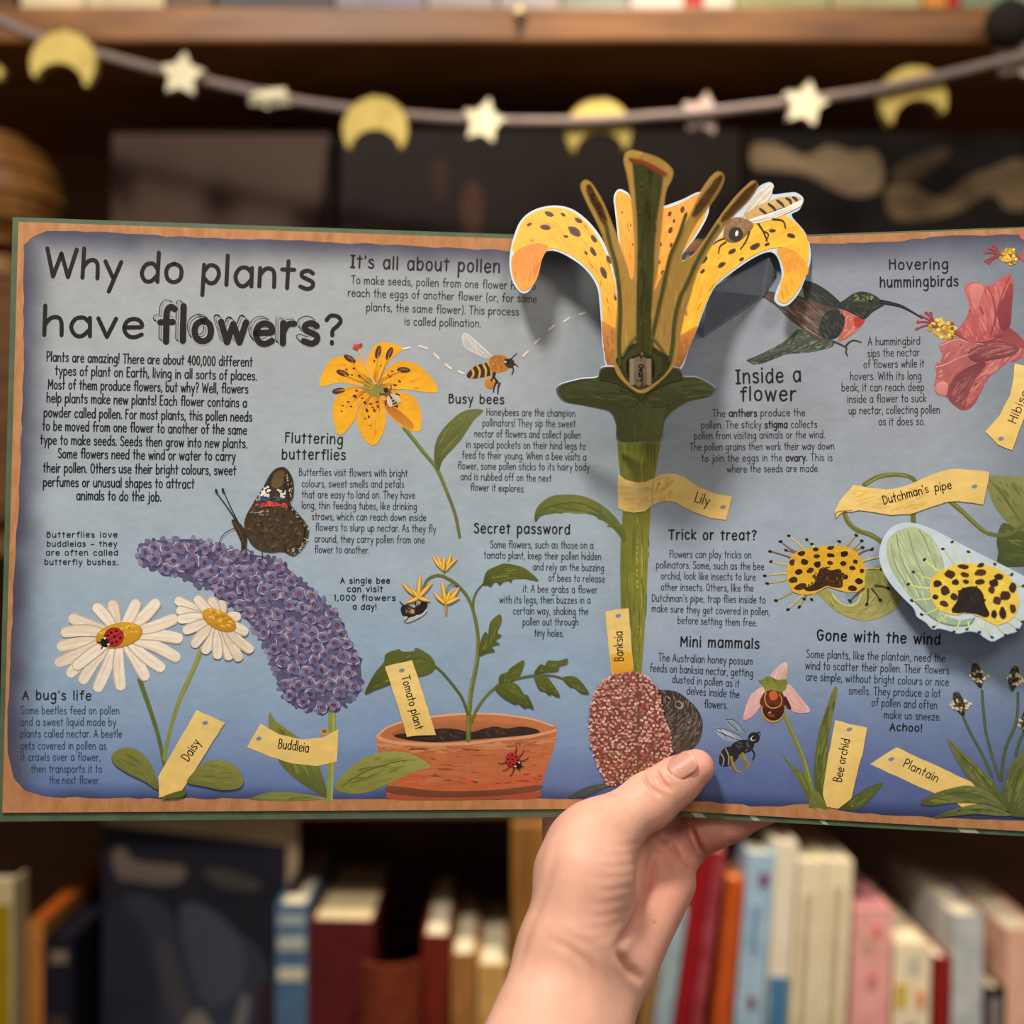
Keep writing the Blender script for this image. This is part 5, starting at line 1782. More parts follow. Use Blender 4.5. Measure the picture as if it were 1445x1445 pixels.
# left petal, its curled tip, right petal and its tip
LPt = '858 516 852 486 851 455 849 429 845 403 829 379 806 361 782 351 770 352 758 340 745 352 732 360 723 352 727 337 737 313 755 299 780 293 804 297 825 312 842 333 856 360 866 392 872 430 878 480 880 520'
petal(LPt, '#f3a91c', '#f5b626', (0, -1), ['#f9c438', '#ee9c14', '#f4ae1c', '#f7bb2c'], 130, 26, 3, 0, 10, follow=lambda x, y: (20 if x < 790 else 55 if x < 840 else 80))
a.blob('#c9781c', '722 366 730 354 748 345 768 345 773 350 765 366 759 390 750 405 738 411 729 402 723 387', '#e08f22', ax=(.2, 1), step=5, var=.05)
a.dabs('726 366 750 352 766 354 758 388 740 406 728 396', 34, ['#dd8a20', '#c06c14', '#e89c30', '#b9661a'], 16, 2.4, 100, 18)
RPt = '960 516 972 490 983 463 993 435 1008 403 1030 383 1059 363 1083 352 1096 350 1106 350 1122 356 1138 372 1141 350 1138 335 1130 322 1114 308 1096 302 1070 310 1040 318 1012 338 990 366 978 400 968 440 955 480 946 520'
petal(RPt, '#f5b71e', '#f8c238', (0, -1), ['#fbcf4e', '#f0a41a', '#f6b828', '#fac640'], 130, 26, 3, 0, 10, follow=lambda x, y: (-22 if x > 1060 else -48 if x > 1000 else -72))
a.blob('#d48f2c', '1096 354 1108 350 1124 357 1139 374 1140 386 1134 392 1124 412 1113 425 1104 428 1097 422 1100 409 1106 391 1104 373', '#efa524', ax=(.1, 1), step=5, var=.05)
a.blob('#f0a626', '1104 392 1120 380 1134 391 1124 412 1113 425 1104 428 1098 421 1101 409', '#f4b132', ax=(0, 1), step=5, var=.05)
a.dabs('1102 360 1120 360 1136 380 1120 412 1104 424 1102 410 1108 392', 34, ['#e69c28', '#d48a22', '#f2b03a', '#c98426'], 14, 2.4, 80, 18)
# petals turn darker brown-orange towards their foot
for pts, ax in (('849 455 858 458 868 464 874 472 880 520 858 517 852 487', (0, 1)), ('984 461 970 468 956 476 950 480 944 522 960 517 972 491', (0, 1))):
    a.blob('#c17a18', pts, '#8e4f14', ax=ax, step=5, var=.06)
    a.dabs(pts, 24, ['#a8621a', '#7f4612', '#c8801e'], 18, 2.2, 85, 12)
for x, y, r, an in ((775, 302, 7, 20), (770, 321, 8, 10), (747, 317, 4, -30), (795, 303, 4, 30), (811, 327, 11, 35), (816, 311, 6, 30), (799, 334, 3.5, 10), (838, 337, 6, 55), (837, 355, 7, 60), (827, 357, 3.5, 50), (852, 385, 8, 65), (859, 366, 6, 65), (868, 420, 4, 80),
                   (1116, 333, 6, 15), (1090, 326, 5, -5), (1065, 348, 8, -25), (1033, 355, 6, -30), (1018, 374, 6, -30), (993, 367, 7, -45), (991, 383, 4, -40), (1082, 345, 4, -20), (1046, 366, 4, -30)):
    a.oval('#4a2612', x, y, r, r * .48, an, n=10, jag=.12)
    a.oval('#2c160c', x + .5, y + .3, r * .6, r * .24, an, n=8)
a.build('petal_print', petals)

# honeybee printed on the cut-out at the right petal
a = Art(PETAL, z=1.1e-3)
a.on('P')
a.blob('#d8d2c4', '1080 345 1110 290 1150 240 1190 200 1212 186 1226 200 1218 240 1180 290 1130 340', '#c6c2b6', var=.05)
for p in ('1090 340 1150 262 1212 196', '1110 330 1170 268 1218 220', '1100 320 1130 270 1180 220'):
    a.line('#8f8878', p, 1, .7)
a.blob('#c9a662', '1100 330 1150 290 1210 262 1270 246 1330 244 1352 258 1340 280 1280 290 1200 318 1140 352', '#b8955a', var=.06)
for p in ('1170 300 1186 312 1196 322', '1208 278 1226 292 1238 304', '1246 262 1264 276 1274 288', '1286 252 1302 262 1308 280', '1316 248 1330 258 1334 272'):
    a.line('#2c2620', p, 3.6, 2.6, mid=4.4)
a.blob('#e6e0d4', '1095 362 1140 338 1200 322 1270 298 1330 268 1356 262 1350 285 1300 312 1230 342 1160 362', '#d4cec2', var=.05)
for p in ('1105 358 1200 330 1300 290 1345 268', '1130 356 1220 336 1310 300', '1150 346 1240 318 1330 276'):
    a.line('#a09684', p, 1, .7)
a.line('#fbf8f0', '1110 356 1220 322 1340 272', 1.4, .8)
a.blob('#8a6844', '1010 392 1030 352 1070 335 1120 350 1140 372 1122 400 1080 440 1040 448 1010 430', '#6d5034', var=.14, step=3)
a.dabs('1012 392 1034 352 1075 338 1130 362 1110 402 1070 440 1020 430', 120, ['#a8845a', '#5a4028', '#c09a68', '#4a3420', '#8a6a46'], 6, 1.1, 40, 70)
a.oval('#1c1614', 1062, 412, 32, 34, 20)
a.oval('#e6e2da', 1066, 408, 7, 13, 12)
a.line('#1c1614', '1010 430 980 442 962 456', 2.2, 1.4)
a.line('#1c1614', '1018 446 992 465 986 498', 2.4, 1.4)
a.line('#241c18', '1122 400 1108 440 1082 478', 2.6, 1.6)
a.line('#241c18', '1162 366 1184 400 1200 440', 3, 2.2)
a.line('#241c18', '1186 398 1206 412 1196 440', 2.4, 1.6)
a.line('#241c18', '1226 345 1270 352 1282 384', 3, 2)
a.build('bee_print', petals)

# calyx
CAL = [(785, 553), (790, 543), (818, 535), (843, 532), (847, 520), (860, 517), (880, 520), (905, 522), (930, 520), (950, 518), (962, 522), (964, 531), (986, 533), (1009, 546), (1010, 554), (1000, 561), (974, 567), (950, 582), (938, 598), (933, 623), (905, 624), (872, 623), (869, 600), (861, 583), (843, 577), (818, 572), (795, 567)]
calyx = card('calyx_card', CALYX, np.array(CAL).ravel(), CARDB, book, step=8)
a = Art(CALYX, z=8e-5)
a.on('X')
CB = np.array(CAL, float)
CB = CB.mean(0) + (CB - CB.mean(0)) * np.array((.965, .95))
a.blob('#7d8a52', CB.ravel(), '#8a965c', var=.05, step=6)
SEP_L = '788 553 796 545 820 538 845 535 872 540 895 552 903 560 900 572 880 576 862 572 840 568 815 564 796 561'
SEP_R = '1006 548 990 537 966 535 940 541 918 553 907 561 908 572 925 576 945 574 962 567 985 560 1002 556'
a.blob('#76834c', '846 534 851 522 862 520 905 524 950 520 960 525 961 534 930 556 905 566 878 556', '#84905a', var=.06, step=5)
a.blob('#7f8f56', '872 566 905 562 938 566 934 598 931 622 905 623 874 622 872 600', '#97a466', ax=(1, 0), var=.06, step=5)
a.dabs('876 575 934 575 930 618 877 618', 40, ['#74844c', '#a0ac6e', '#8c9a60'], 22, 2, 90, 6)
for p, an in ((SEP_L, 5), (SEP_R, -5)):
    a.blob('#74844a', p, '#9cab68', ax=(0, -1), var=.06, step=5)
    a.dabs(p, 50, ['#64743e', '#a8b474', '#86945a', '#b8c284'], 24, 2, an, 14)
a.line('#46532c', '846 536 872 542 896 556 903 566', 1.6, 1.2)
a.line('#46532c', '962 536 938 543 914 556 906 566', 1.6, 1.2)
a.build('calyx_print', calyx)

# forward-leaning cross section with stamens, style and ovary
INN = [(904, 555), (878, 537), (867, 518), (866, 486), (869, 455), (871, 423), (868, 391), (859, 359), (849, 330), (839, 308), (827, 284), (819, 263), (825, 254), (835, 259), (850, 283), (862, 311), (873, 340), (884, 372), (891, 394), (895, 378), (894, 327), (890, 280), (885, 248), (880, 225), (887, 212), (907, 215), (932, 224), (949, 239), (948, 253), (940, 270),
       (936, 302), (932, 343), (928, 385), (923, 410), (936, 385), (955, 343), (971, 308), (986, 276), (1002, 252), (1014, 242), (1022, 249), (1018, 265), (1002, 290), (983, 316), (971, 338), (962, 362), (965, 368), (980, 358), (996, 337), (1015, 308), (1034, 283), (1053, 263), (1064, 255), (1070, 263), (1057, 284), (1035, 306), (1015, 332), (997, 360),
       (984, 386), (975, 416), (967, 442), (959, 480), (955, 506), (945, 525), (925, 544)]
inner = card('cross_section_card', INNER, np.array(INN).ravel(), CARDO, book, step=10)
inner['label'] = 'ochre cross section leaning forward with anthers, stigma and ovary'
a = Art(INNER, z=8e-5)
a.on('P')
OL, OLD = '#5d6030', '#454a28'
a.dabs('500 480 560 560 600 640 640 600 700 640 760 600 840 500 900 480 860 700 800 900 640 1000 540 900 520 700', 70, ['#e4bc68', '#d2a852', '#dcb25c', '#e8c270'], 36, 3, 90, 10)
# ovary
a.blob(OLD, '545 1000 530 965 560 940 600 900 640 890 690 905 730 930 775 960 765 1005 720 1055 640 1098 580 1058', '#4a4c28', var=.06)
a.blob('#565a32', '560 975 600 925 640 905 680 925 735 965 720 1030 640 1085 580 1030', var=.05)
a.blob('#28291c', '575 990 590 958 640 945 690 958 704 990 700 1040 660 1078 640 1086 610 1076 585 1040', var=.05)
a.blob('#9a8a70', '606 965 640 952 672 965 680 1010 676 1060 640 1088 604 1062 600 1010', '#8a7a62', var=.08)
for k in range(9):
    for s_ in (-1, 1):
        a.oval('#b5a58a', 640 + s_ * 38, 968 + k * 13, 12, 8, 0, n=10)
a.text('Ovary', '630 988 634 1064', 5.2, 1.3)
# style and stigma
a.blob('#4c4f26', '604 90 650 92 700 112 742 140 730 230 708 360 700 500 694 640 686 780 684 945 622 945 622 780 624 640 628 500 626 360 616 230', '#5b5c2e', ax=(1, .1), var=.05, step=5, smooth=False)
a.dabs('612 130 730 160 700 500 684 940 626 940 626 500', 60, ['#3f4220', '#6a6a38', '#565828'], 50, 2.4, 92, 4)
a.blob('#a04a24', '586 74 604 72 650 82 700 104 752 134 758 146 738 148 700 128 650 104 606 92', '#b8582c', ax=(1, 0), var=.05)
a.text('Stigma', '664 262 672 345', 5.0, 1.2, col='#34351c')
a.line('#23241a', '684 195 684 160 680 132', 1.2)
a.line('#23241a', '668 146 681 128 694 148', 1.2)
# stamens
for p in ('488 370 505 450 530 540 545 650 550 760 545 880 548 990', '842 320 808 420 770 510 742 640 715 760 690 880 684 940', '985 372 940 440 890 530 850 620 812 700 790 800 782 900 770 970'):
    a.line(OL, p, 5.2, 5.2)
    a.line('#6f7140', p, 1.4, 1.4)
a.line('#7d7f4a', '560 950 590 900 622 862', 3, 3)
a.line('#7d7f4a', '750 940 714 890 688 862', 3, 3)
for p in ('400 200 418 190 446 240 474 290 492 340 484 366 466 350 440 300 414 250', '998 146 1004 162 980 210 940 268 900 318 876 330 870 318 900 260 940 206 980 160', '1150 180 1156 196 1120 250 1060 312 1010 352 996 352 1004 330 1046 280 1100 218'):
    a.blob('#5a3c1e', p, '#744e26', ax=(.5, .5), var=.08)
    a.dabs(p, 26, ['#6d4a24', '#43280f', '#8a6030'], 14, 1.8, 60 if p.startswith('4') else -52, 8)
a.text('Anther', '412 236 470 346', 5.0, 1.2, col='#1f1408')
a.build('cross_section_print', inner)

# paper strut holding the right petal
sv = [PETAL.at(1000, 408, -.0008), PETAL.at(1086, 362, -.0008), PAGE.at(1096, 388, .0005), PAGE.at(1078, 418, .0005), PAGE.at(992, 476, .0005)]
sv2 = [p + np.array((0, .0005, 0)) for p in sv]
strut = mesh_obj('paper_strut', sv + sv2, [(0, 1, 2, 3, 4), (9, 8, 7, 6, 5)] + [((i + 1) % 5, i, i + 5, (i + 1) % 5 + 5) for i in range(5)], mat('strut_paper', '#7f8b99', '#74808f', scale=200, rough=.6), book)
sv = [PETAL.at(846, 418, -.0008), PETAL.at(852, 470, -.0008), PAGE.at(856, 500, .0005), PAGE.at(852, 440, .0005)]
sv2 = [p + np.array((0, .0005, 0)) for p in sv]
mesh_obj('paper_strut', sv + sv2, [(0, 1, 2, 3), (7, 6, 5, 4)] + [((i + 1) % 4, i, i + 4, (i + 1) % 4 + 4) for i in range(4)], bpy.data.materials['strut_paper'], book)

# lift-up Dutchman's pipe flower on the right page
FLAP = Sheet(900, [(1250, 790, PAGE.Y(1250, 790) - .007), (1400, 900, PAGE.Y(1400, 900) - .013), (1445, 815, PAGE.Y(1445, 815) - .010)])
FO = [(1241, 789), (1241, 776), (1246, 760), (1257, 745), (1273, 738), (1292, 738.6), (1316, 746.6), (1353, 766), (1406, 793), (1450, 816), (1475, 840), (1474, 862), (1455, 872), (1445, 876), (1436, 890), (1422, 895), (1410, 901), (1400, 905), (1388, 899), (1380, 893), (1366, 891), (1353, 894), (1342, 891), (1326, 887), (1316, 888), (1306, 878), (1294, 870), (1289, 858), (1273, 842), (1257, 824), (1246, 806)]
flap = card('flower_flap', FLAP, np.array(FO).ravel(), CARDB, book, step=10)
flap['label'] = 'pale blue edged flap of a spotted pipe flower lifting off the page'
a = Art(FLAP, z=8e-5)
a.on('S')
TB = '716 522 724 460 760 420 805 398 870 390 920 415 955 445 985 490 1005 530 1022 600 1000 660 962 740 1000 840 1100 880 1180 872 1152 908 1050 908 962 870 862 780 790 690 740 610'
a.blob('#aebf94', TB, '#8fae96', ax=(.2, 1), step=5, var=.04)
a.dabs(TB, 90, ['#c6d0a4', '#9db08a', '#7f9c86', '#d4d9b2'], 24, 2, 65, 10)
for p in ('770 430 790 540 840 650 900 760', '830 410 860 520 900 620 940 700', '890 405 930 480 960 560 985 620', '740 480 765 590 820 690 870 770'):
    a.line('#7d9470', p, 1.6, 1.2)
a.line('#5f8474', '862 780 962 872 1050 908 1150 908 1182 872', 2, 2)
hairs((1180, 745), 235, 160, [(1015, 505), (1065, 468), (1150, 520), (918, 562), (860, 627), (832, 692), (850, 778), (902, 852), (966, 918), (1072, 945), (1142, 930), (1208, 945), (1275, 972), (1348, 962), (1410, 932), (1438, 890), (1290, 585), (1380, 640), (1440, 700)], ['#d3cf78', '#c9c46a', '#dcd88a'])
FB2 = '946 722 958 662 1008 620 1060 598 1102 584 1200 584 1300 610 1372 660 1412 740 1412 822 1372 880 1302 908 1240 882 1180 850 1130 846 1080 855 1000 832 960 780'
a.blob('#e0c23c', FB2, '#e9cf5a', step=5, var=.05)
a.dabs(FB2, 70, ['#efda68', '#d6b52e', '#e6c848'], 9, 3, 0, 60)
blotches([(986, 688, 24, 20), (1052, 640, 28, 24), (1122, 600, 28, 14), (1130, 642, 22, 14), (1212, 632, 32, 18), (1216, 592, 22, 12), (1310, 654, 26, 18), (1286, 686, 24, 22), (1212, 680, 24, 16), (1136, 678, 18, 12), (1080, 682, 22, 16), (1026, 728, 24, 26), (1272, 722, 20, 20), (1344, 752, 28, 26), (1384, 712, 20, 30), (1302, 778, 22, 24),
          (1332, 846, 20, 32), (1386, 822, 18, 26), (1022, 796, 24, 16), (1286, 852, 18, 22), (975, 760, 16, 14), (1076, 760, 20, 20)])
a.blob('#1c1210', '1060 830 1090 780 1100 730 1140 708 1190 706 1226 740 1240 800 1262 850 1240 868 1190 850 1130 842 1090 846', var=.2, step=3)
a.dabs('1050 835 1090 730 1190 696 1245 780 1270 860 1150 850', 60, ['#120b0a', '#2c1c14', '#3a2a18'], 7, 2.4, 80, 40)
a.build('flap_print', flap)
# ================================================================== the hand that holds the book
def rcone(X, a, b, ra, rb):
    """signed distance to a tapered capsule"""
    a, b = np.array(a, np.float32), np.array(b, np.float32)
    ba = b - a
    l2 = float(ba @ ba)
    t = np.clip((X @ ba - float(a @ ba)) / l2, 0, 1)
    d = X - a - t[..., None] * ba
    return np.sqrt((d * d).sum(-1)) - (ra + (rb - ra) * t)


def ellip(X, c, ax, r):
    """approximate distance to an ellipsoid with axes ax (rows) and radii r"""
    q = (X - np.array(c, np.float32)) @ np.array(ax, np.float32).T
    r = np.array(r, np.float32)
    k0 = np.sqrt(((q / r) ** 2).sum(-1))
    k1 = np.sqrt(((q / (r * r)) ** 2).sum(-1)) + 1e-6
    return k0 * (k0 - 1) / k1


def smin(a, b, k):
    h = np.clip(.5 + .5 * (b - a) / k, 0, 1)
    return b + (a - b) * h - k * h * (1 - h)


def surface_nets(f, org, h):
    s = f < 0
    nx, ny, nz = f.shape
    cs = np.zeros((nx - 1, ny - 1, nz - 1), np.int8)
    for i in (0, 1):
        for j in (0, 1):
            for k in (0, 1):
                cs += s[i:nx - 1 + i, j:ny - 1 + j, k:nz - 1 + k]
    act = (cs > 0) & (cs < 8)
    idx = -np.ones(act.shape, np.int64)
    I = np.argwhere(act)
    idx[act] = np.arange(len(I))
    acc = np.zeros((len(I), 3))
    cnt = np.zeros(len(I))
    cor = [(i, j, k) for i in (0, 1) for j in (0, 1) for k in (0, 1)]
    for a in range(8):
        for b in range(a + 1, 8):
            A, B = np.array(cor[a]), np.array(cor[b])
            if abs(A - B).sum() != 1:
                continue
            fa = f[tuple((I + A).T)]
            fb = f[tuple((I + B).T)]
            m = (fa < 0) != (fb < 0)
            t = np.where(m, fa / np.where(m, fa - fb, 1), 0)
            p = A + (B - A) * t[:, None]
            acc[m] += p[m]
            cnt[m] += 1
    V = (I + acc / cnt[:, None]) * h + org
    Fc = []
    for ax in range(3):
        sl0 = [slice(None)] * 3
        sl1 = [slice(None)] * 3
        sl0[ax], sl1[ax] = slice(0, -1), slice(1, None)
        a, b = s[tuple(sl0)], s[tuple(sl1)]
        E = np.argwhere(a != b)
        u, w = (ax + 1) % 3, (ax + 2) % 3
        ok = (E[:, u] > 0) & (E[:, w] > 0) & (E[:, u] < f.shape[u] - 1) & (E[:, w] < f.shape[w] - 1)
        E = E[ok]
        fl = a[tuple(E.T)]
        q = []
        for du, dw in ((-1, -1), (0, -1), (0, 0), (-1, 0)):
            G = E.copy()
            G[:, u] += du
            G[:, w] += dw
            q.append(idx[tuple(G.T)])
        q = np.array(q).T
        q[~fl] = q[~fl][:, ::-1]
        Fc.append(q)
    return V, np.vstack(Fc)


def pg(px, py, z):
    return PAGE.at(px, py, z)


TH_MCP, TH_IP, TH_TIP = P(842, 1179, .507), pg(920, 1122, .0120), pg(983, 1079, .0085)
prims = []


def rc(a, b, ra, rb, k):
    prims.append((rcone, (a, b, ra / 1000., rb / 1000.), k / 1000.))


# forearm and wrist: two bones side by side make the oval section
rc(P(690, 1640, .432), P(782, 1375, .490), 23, 17.5, 10)
rc(P(770, 1660, .440), P(848, 1385, .498), 24, 17.5, 12)
rc(P(730, 1650, .428), P(812, 1380, .492), 24, 18, 12)
# palm fan from the wrist to the roots of the fingers
rc(P(800, 1355, .498), P(806, 1160, .546), 17, 12.5, 12)
rc(P(815, 1355, .500), P(848, 1165, .552), 17, 12, 12)
rc(P(835, 1360, .502), P(895, 1178, .553), 16.5, 12, 12)
rc(P(862, 1365, .504), P(947, 1205, .549), 15, 11, 12)
# heel of the hand on the little-finger side
rc(P(884, 1352, .503), P(945, 1245, .532), 13, 12, 9)
# ball of the thumb
rc(P(810, 1310, .489), P(828, 1232, .498), 17.5, 18, 19)
rc(P(828, 1232, .498), TH_MCP, 18, 14, 13)
rc(P(804, 1225, .512), P(812, 1187, .516), 12.5, 11, 12)
# thumb across the page
rc(TH_MCP, TH_IP, 13.4, 11.6, 8)
rc(TH_IP, pg(955, 1098, .0098), 11.4, 10.0, 6)
rc(pg(955, 1098, .0098), TH_TIP, 10.0, 8.3, 5)
# web between thumb and palm
rc(P(850, 1185, .515), P(905, 1190, .545), 9, 9, 14)
# little finger along the back cover
rc(P(947, 1205, .549), pg(1003, 1176, -.0150), 10.6, 9.6, 8)
rc(pg(1003, 1176, -.0150), pg(1030, 1168, -.0140), 9.8, 8.6, 5)
rc(pg(1030, 1168, -.0140), pg(1094, 1143, -.0120), 8.8, 7.0, 5)
# ring, middle and index fingers behind the book
rc(P(895, 1178, .553), pg(958, 1098, -.0185), 10.5, 9.6, 8)
rc(pg(958, 1098, -.0185), pg(1010, 1040, -.0150), 9.6, 8.2, 5)
rc(pg(1010, 1040, -.0150), pg(1040, 1010, -.0120), 8.2, 7.0, 5)
rc(P(848, 1165, .552), pg(892, 1068, -.0200), 10.8, 10, 8)
rc(pg(892, 1068, -.0200), pg(930, 985, -.0160), 10, 8.6, 5)
rc(pg(930, 985, -.0160), pg(952, 945, -.0125), 8.6, 7.2, 5)
rc(P(806, 1160, .546), pg(822, 1062, -.0190), 10.8, 9.8, 8)
rc(pg(822, 1062, -.0190), pg(842, 985, -.0150), 9.8, 8.4, 5)
rc(pg(842, 985, -.0150), pg(855, 950, -.0120), 8.4, 7.2, 5)

HS = .00095
allp = np.array([q for fn_, a, k in prims for q in a[:2]])
lo = allp.min(0) - .03
hi = allp.max(0) + .03
lo[2] = max(lo[2], CAMZ + (722.5 - 1560) / F * .45)
dims = np.ceil((hi - lo) / HS).astype(int)
gx = np.stack(np.meshgrid(*[lo[i] + np.arange(dims[i]) * HS for i in range(3)], indexing='ij'), -1).astype(np.float32)
fld = None
for fn_, a, k in prims:
    d = fn_(gx, *a)
    fld = d if fld is None else smin(fld, d, k)


def front(px, py):
    """nearest skin point of the hand seen at a photo position"""
    n = 420
    ys = np.linspace(.43, .60, n)
    q = np.array([P(px, py, y) for y in ys])
    g = np.round((q - lo) / HS).astype(int)
    ok = ((g >= 0) & (g < np.array(fld.shape))).all(1)
    for p, i, o_ in zip(q, g, ok):
        if o_ and fld[tuple(i)] < 0:
            return p
    return q[n // 2]


fs_ = lambda *a: [front(a[i], a[i + 1]) for i in range(0, len(a), 2)]
# (points, depth, half width) of the folds of the skin, all on the camera side
CR = [
    (fs_(917, 1176, 919, 1190, 919, 1215, 914, 1245, 905, 1275, 892, 1302, 876, 1326, 862, 1340), .0014, .0022),
    (fs_(925, 1170, 938, 1186, 950, 1200, 966, 1216, 983, 1233), .0014, .0012),
    (fs_(921, 1176, 930, 1200, 945, 1222, 950, 1240), .0005, .0014),
    (fs_(975, 1156, 979, 1174, 987, 1193, 999, 1207), .0015, .0012),
    (fs_(1030, 1170, 1032, 1188, 1036, 1200), .0005, .0012),
    (fs_(869, 1341, 880, 1356, 890, 1370, 908, 1386), .0020, .0019),
    (fs_(768, 1322, 803, 1337, 834, 1364, 845, 1391), .0005, .0018),
    (fs_(780, 1310, 815, 1325, 846, 1345), .0003, .0016),
    (fs_(908, 1090, 909, 1097, 914, 1106, 924, 1116, 930, 1124), .0019, .0010),
    (fs_(925, 1086, 930, 1096, 938, 1107, 949, 1117), .0016, .0010),
    (fs_(917, 1092, 921, 1102, 930, 1113), .0009, .0009),
    (fs_(940, 1092, 946, 1104, 952, 1112), .0007, .0009),
    (fs_(914, 1183, 898, 1190, 876, 1194, 850, 1192), .00020, .0012),
    (fs_(911, 1199, 890, 1205, 862, 1207, 836, 1203), .00014, .0015),
    (fs_(912, 1212, 893, 1219, 866, 1223, 838, 1220), .00023, .0013),
    (fs_(906, 1230, 884, 1236, 858, 1239, 826, 1236), .00016, .0016),
    (fs_(906, 1243, 888, 1251, 862, 1257, 834, 1256), .00023, .0013),
    (fs_(898, 1262, 876, 1270, 850, 1275, 820, 1273), .00016, .0017),
    (fs_(896, 1276, 874, 1287, 848, 1293, 818, 1293), .00022, .0013),
    (fs_(884, 1296, 862, 1306, 838, 1312, 806, 1311), .00016, .0017),
    (fs_(872, 1314, 850, 1323, 826, 1328, 800, 1326), .00018, .0014),
    (fs_(790, 1180, 782, 1222, 762, 1282, 738, 1345, 724, 1380), .0005, .0026),
]

V, Q = surface_nets(fld, lo, HS)
# relax the grid steps
ed = np.vstack([Q[:, [0, 1]], Q[:, [1, 2]], Q[:, [2, 3]], Q[:, [3, 0]]])
deg = np.bincount(ed.ravel(), minlength=len(V))[:, None]
for it in range(3):
    acc = np.zeros_like(V)
    for c in range(3):
        acc[:, c] = np.bincount(ed[:, 0], V[ed[:, 1], c], len(V)) + np.bincount(ed[:, 1], V[ed[:, 0], c], len(V))
    V = V + .5 * (acc / np.maximum(deg, 1) - V)


def vnormals(V):
    fn = np.cross(V[Q[:, 2]] - V[Q[:, 0]], V[Q[:, 3]] - V[Q[:, 1]])
    n = np.zeros_like(V)
    for c in range(4):
        for k in range(3):
            n[:, k] += np.bincount(Q[:, c], fn[:, k], len(V))
    return n / (np.linalg.norm(n, axis=1)[:, None] + 1e-12)


VN_ = vnormals(V)
FOLD = np.zeros(len(V))
for p_, d_, k_ in CR:
    P_ = cat(np.array(p_), False, 4) if len(p_) > 2 else np.array(p_)
    # slide the fold's points onto the smoothed skin
    bd = np.full(len(V), 9.)
    tt = np.zeros(len(V))
    near = np.linalg.norm(V - P_.mean(0), axis=1) < .07
    Vn = V[near]
    b_, t_ = bd[near], tt[near]
    m_ = len(P_) - 1
    for i in range(m_):
        a_, c_ = P_[i], P_[i + 1]
        ba = c_ - a_
        u = np.clip(((Vn - a_) @ ba) / (ba @ ba + 1e-12), 0, 1)
        d = np.linalg.norm(Vn - a_ - u[:, None] * ba, axis=1)
        up = d < b_
        b_[up] = d[up]
        t_[up] = (i + u[up]) / m_
    fade = np.clip(np.minimum(t_, 1 - t_) / .30, .05, 1)
    g_ = np.exp(-(b_ / k_) ** 2) * fade
    lip = np.exp(-((b_ - 2.1 * k_) / (1.1 * k_)) ** 2) * fade
    V[near] += VN_[near] * (-(d_ * g_) + .28 * d_ * lip)[:, None]
    FOLD[near] = np.maximum(FOLD[near], g_ * min(1., d_ / .0014))


def skin_mat():
    m, nt, b = new_mat('skin')
    at = nt.nodes.new('ShaderNodeAttribute')
    at.attribute_name = 'Col'
    tc = nt.nodes.new('ShaderNodeTexCoord')
    n1 = nt.nodes.new('ShaderNodeTexNoise')
    n1.inputs['Scale'].default_value = 90
    n1.inputs['Detail'].default_value = 6
    mr = nt.nodes.new('ShaderNodeMapRange')
    mr.inputs['From Min'].default_value = .3
    mr.inputs['From Max'].default_value = .7
    mr.inputs['To Min'].default_value = .93
    mr.inputs['To Max'].default_value = 1.06
    ml = nt.nodes.new('ShaderNodeVectorMath')
    ml.operation = 'SCALE'
    n2 = nt.nodes.new('ShaderNodeTexNoise')
    n2.inputs['Scale'].default_value = 900
    n2.inputs['Detail'].default_value = 4
    bp = nt.nodes.new('ShaderNodeBump')
    bp.inputs['Strength'].default_value = .18
    bp.inputs['Distance'].default_value = .0006
    L = nt.links.new
    L(tc.outputs['Object'], n1.inputs['Vector'])
    L(tc.outputs['Object'], n2.inputs['Vector'])
    L(n1.outputs['Fac'], mr.inputs['Value'])
    L(at.outputs['Color'], ml.inputs[0])
    L(mr.outputs[0], ml.inputs['Scale'])
    L(ml.outputs[0], b.inputs['Base Color'])
    L(n2.outputs['Fac'], bp.inputs['Height'])
    L(bp.outputs[0], b.inputs['Normal'])
    b.inputs['Roughness'].default_value = .48
    b.inputs['Specular IOR Level'].default_value = .35
    b.inputs['Subsurface Weight'].default_value = .22
    b.inputs['Subsurface Radius'].default_value = (1.0, .35, .2)
    b.inputs['Subsurface Scale'].default_value = .004
    return m


SKIN = skin_mat()
base, pink, red = lin('#edb9a2'), lin('#de9484'), lin('#d47f68')
cc = np.tile(base, (len(V), 1))


def tint(c, p, r, amt):
    d = np.linalg.norm(V - np.array(p), axis=1)
    w = (amt * np.exp(-(d / r) ** 2))[:, None]
    cc[:] = cc * (1 - w) + c * w


for p, r, a in ((P(950, 1230, .535), .03, .35), (TH_TIP, .014, .6), (TH_IP, .011, .3), (P(960, 1250, .535), .022, .55), (P(920, 1340, .515), .022, .5), (pg(1050, 1170, -.02), .03, .75), (P(970, 1190, .54), .02, .6), (P(885, 1260, .5), .02, .3), (pg(1094, 1143, -.012), .02, .4)):
    tint(pink, p, r, a)
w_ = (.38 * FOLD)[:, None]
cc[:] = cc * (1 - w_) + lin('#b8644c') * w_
tint(red, front(701, 1363), .0012, .9)
tint(lin('#8a5038'), front(922, 1301), .0009, .8)
hand = thing('left_hand', P(760, 1445, .478), 'left hand and bare forearm gripping the book from below, thumb on the page', 'hand')
skin = mesh_obj('palm_and_forearm', V, Q, SKIN, hand, cols=cc, smooth=True)
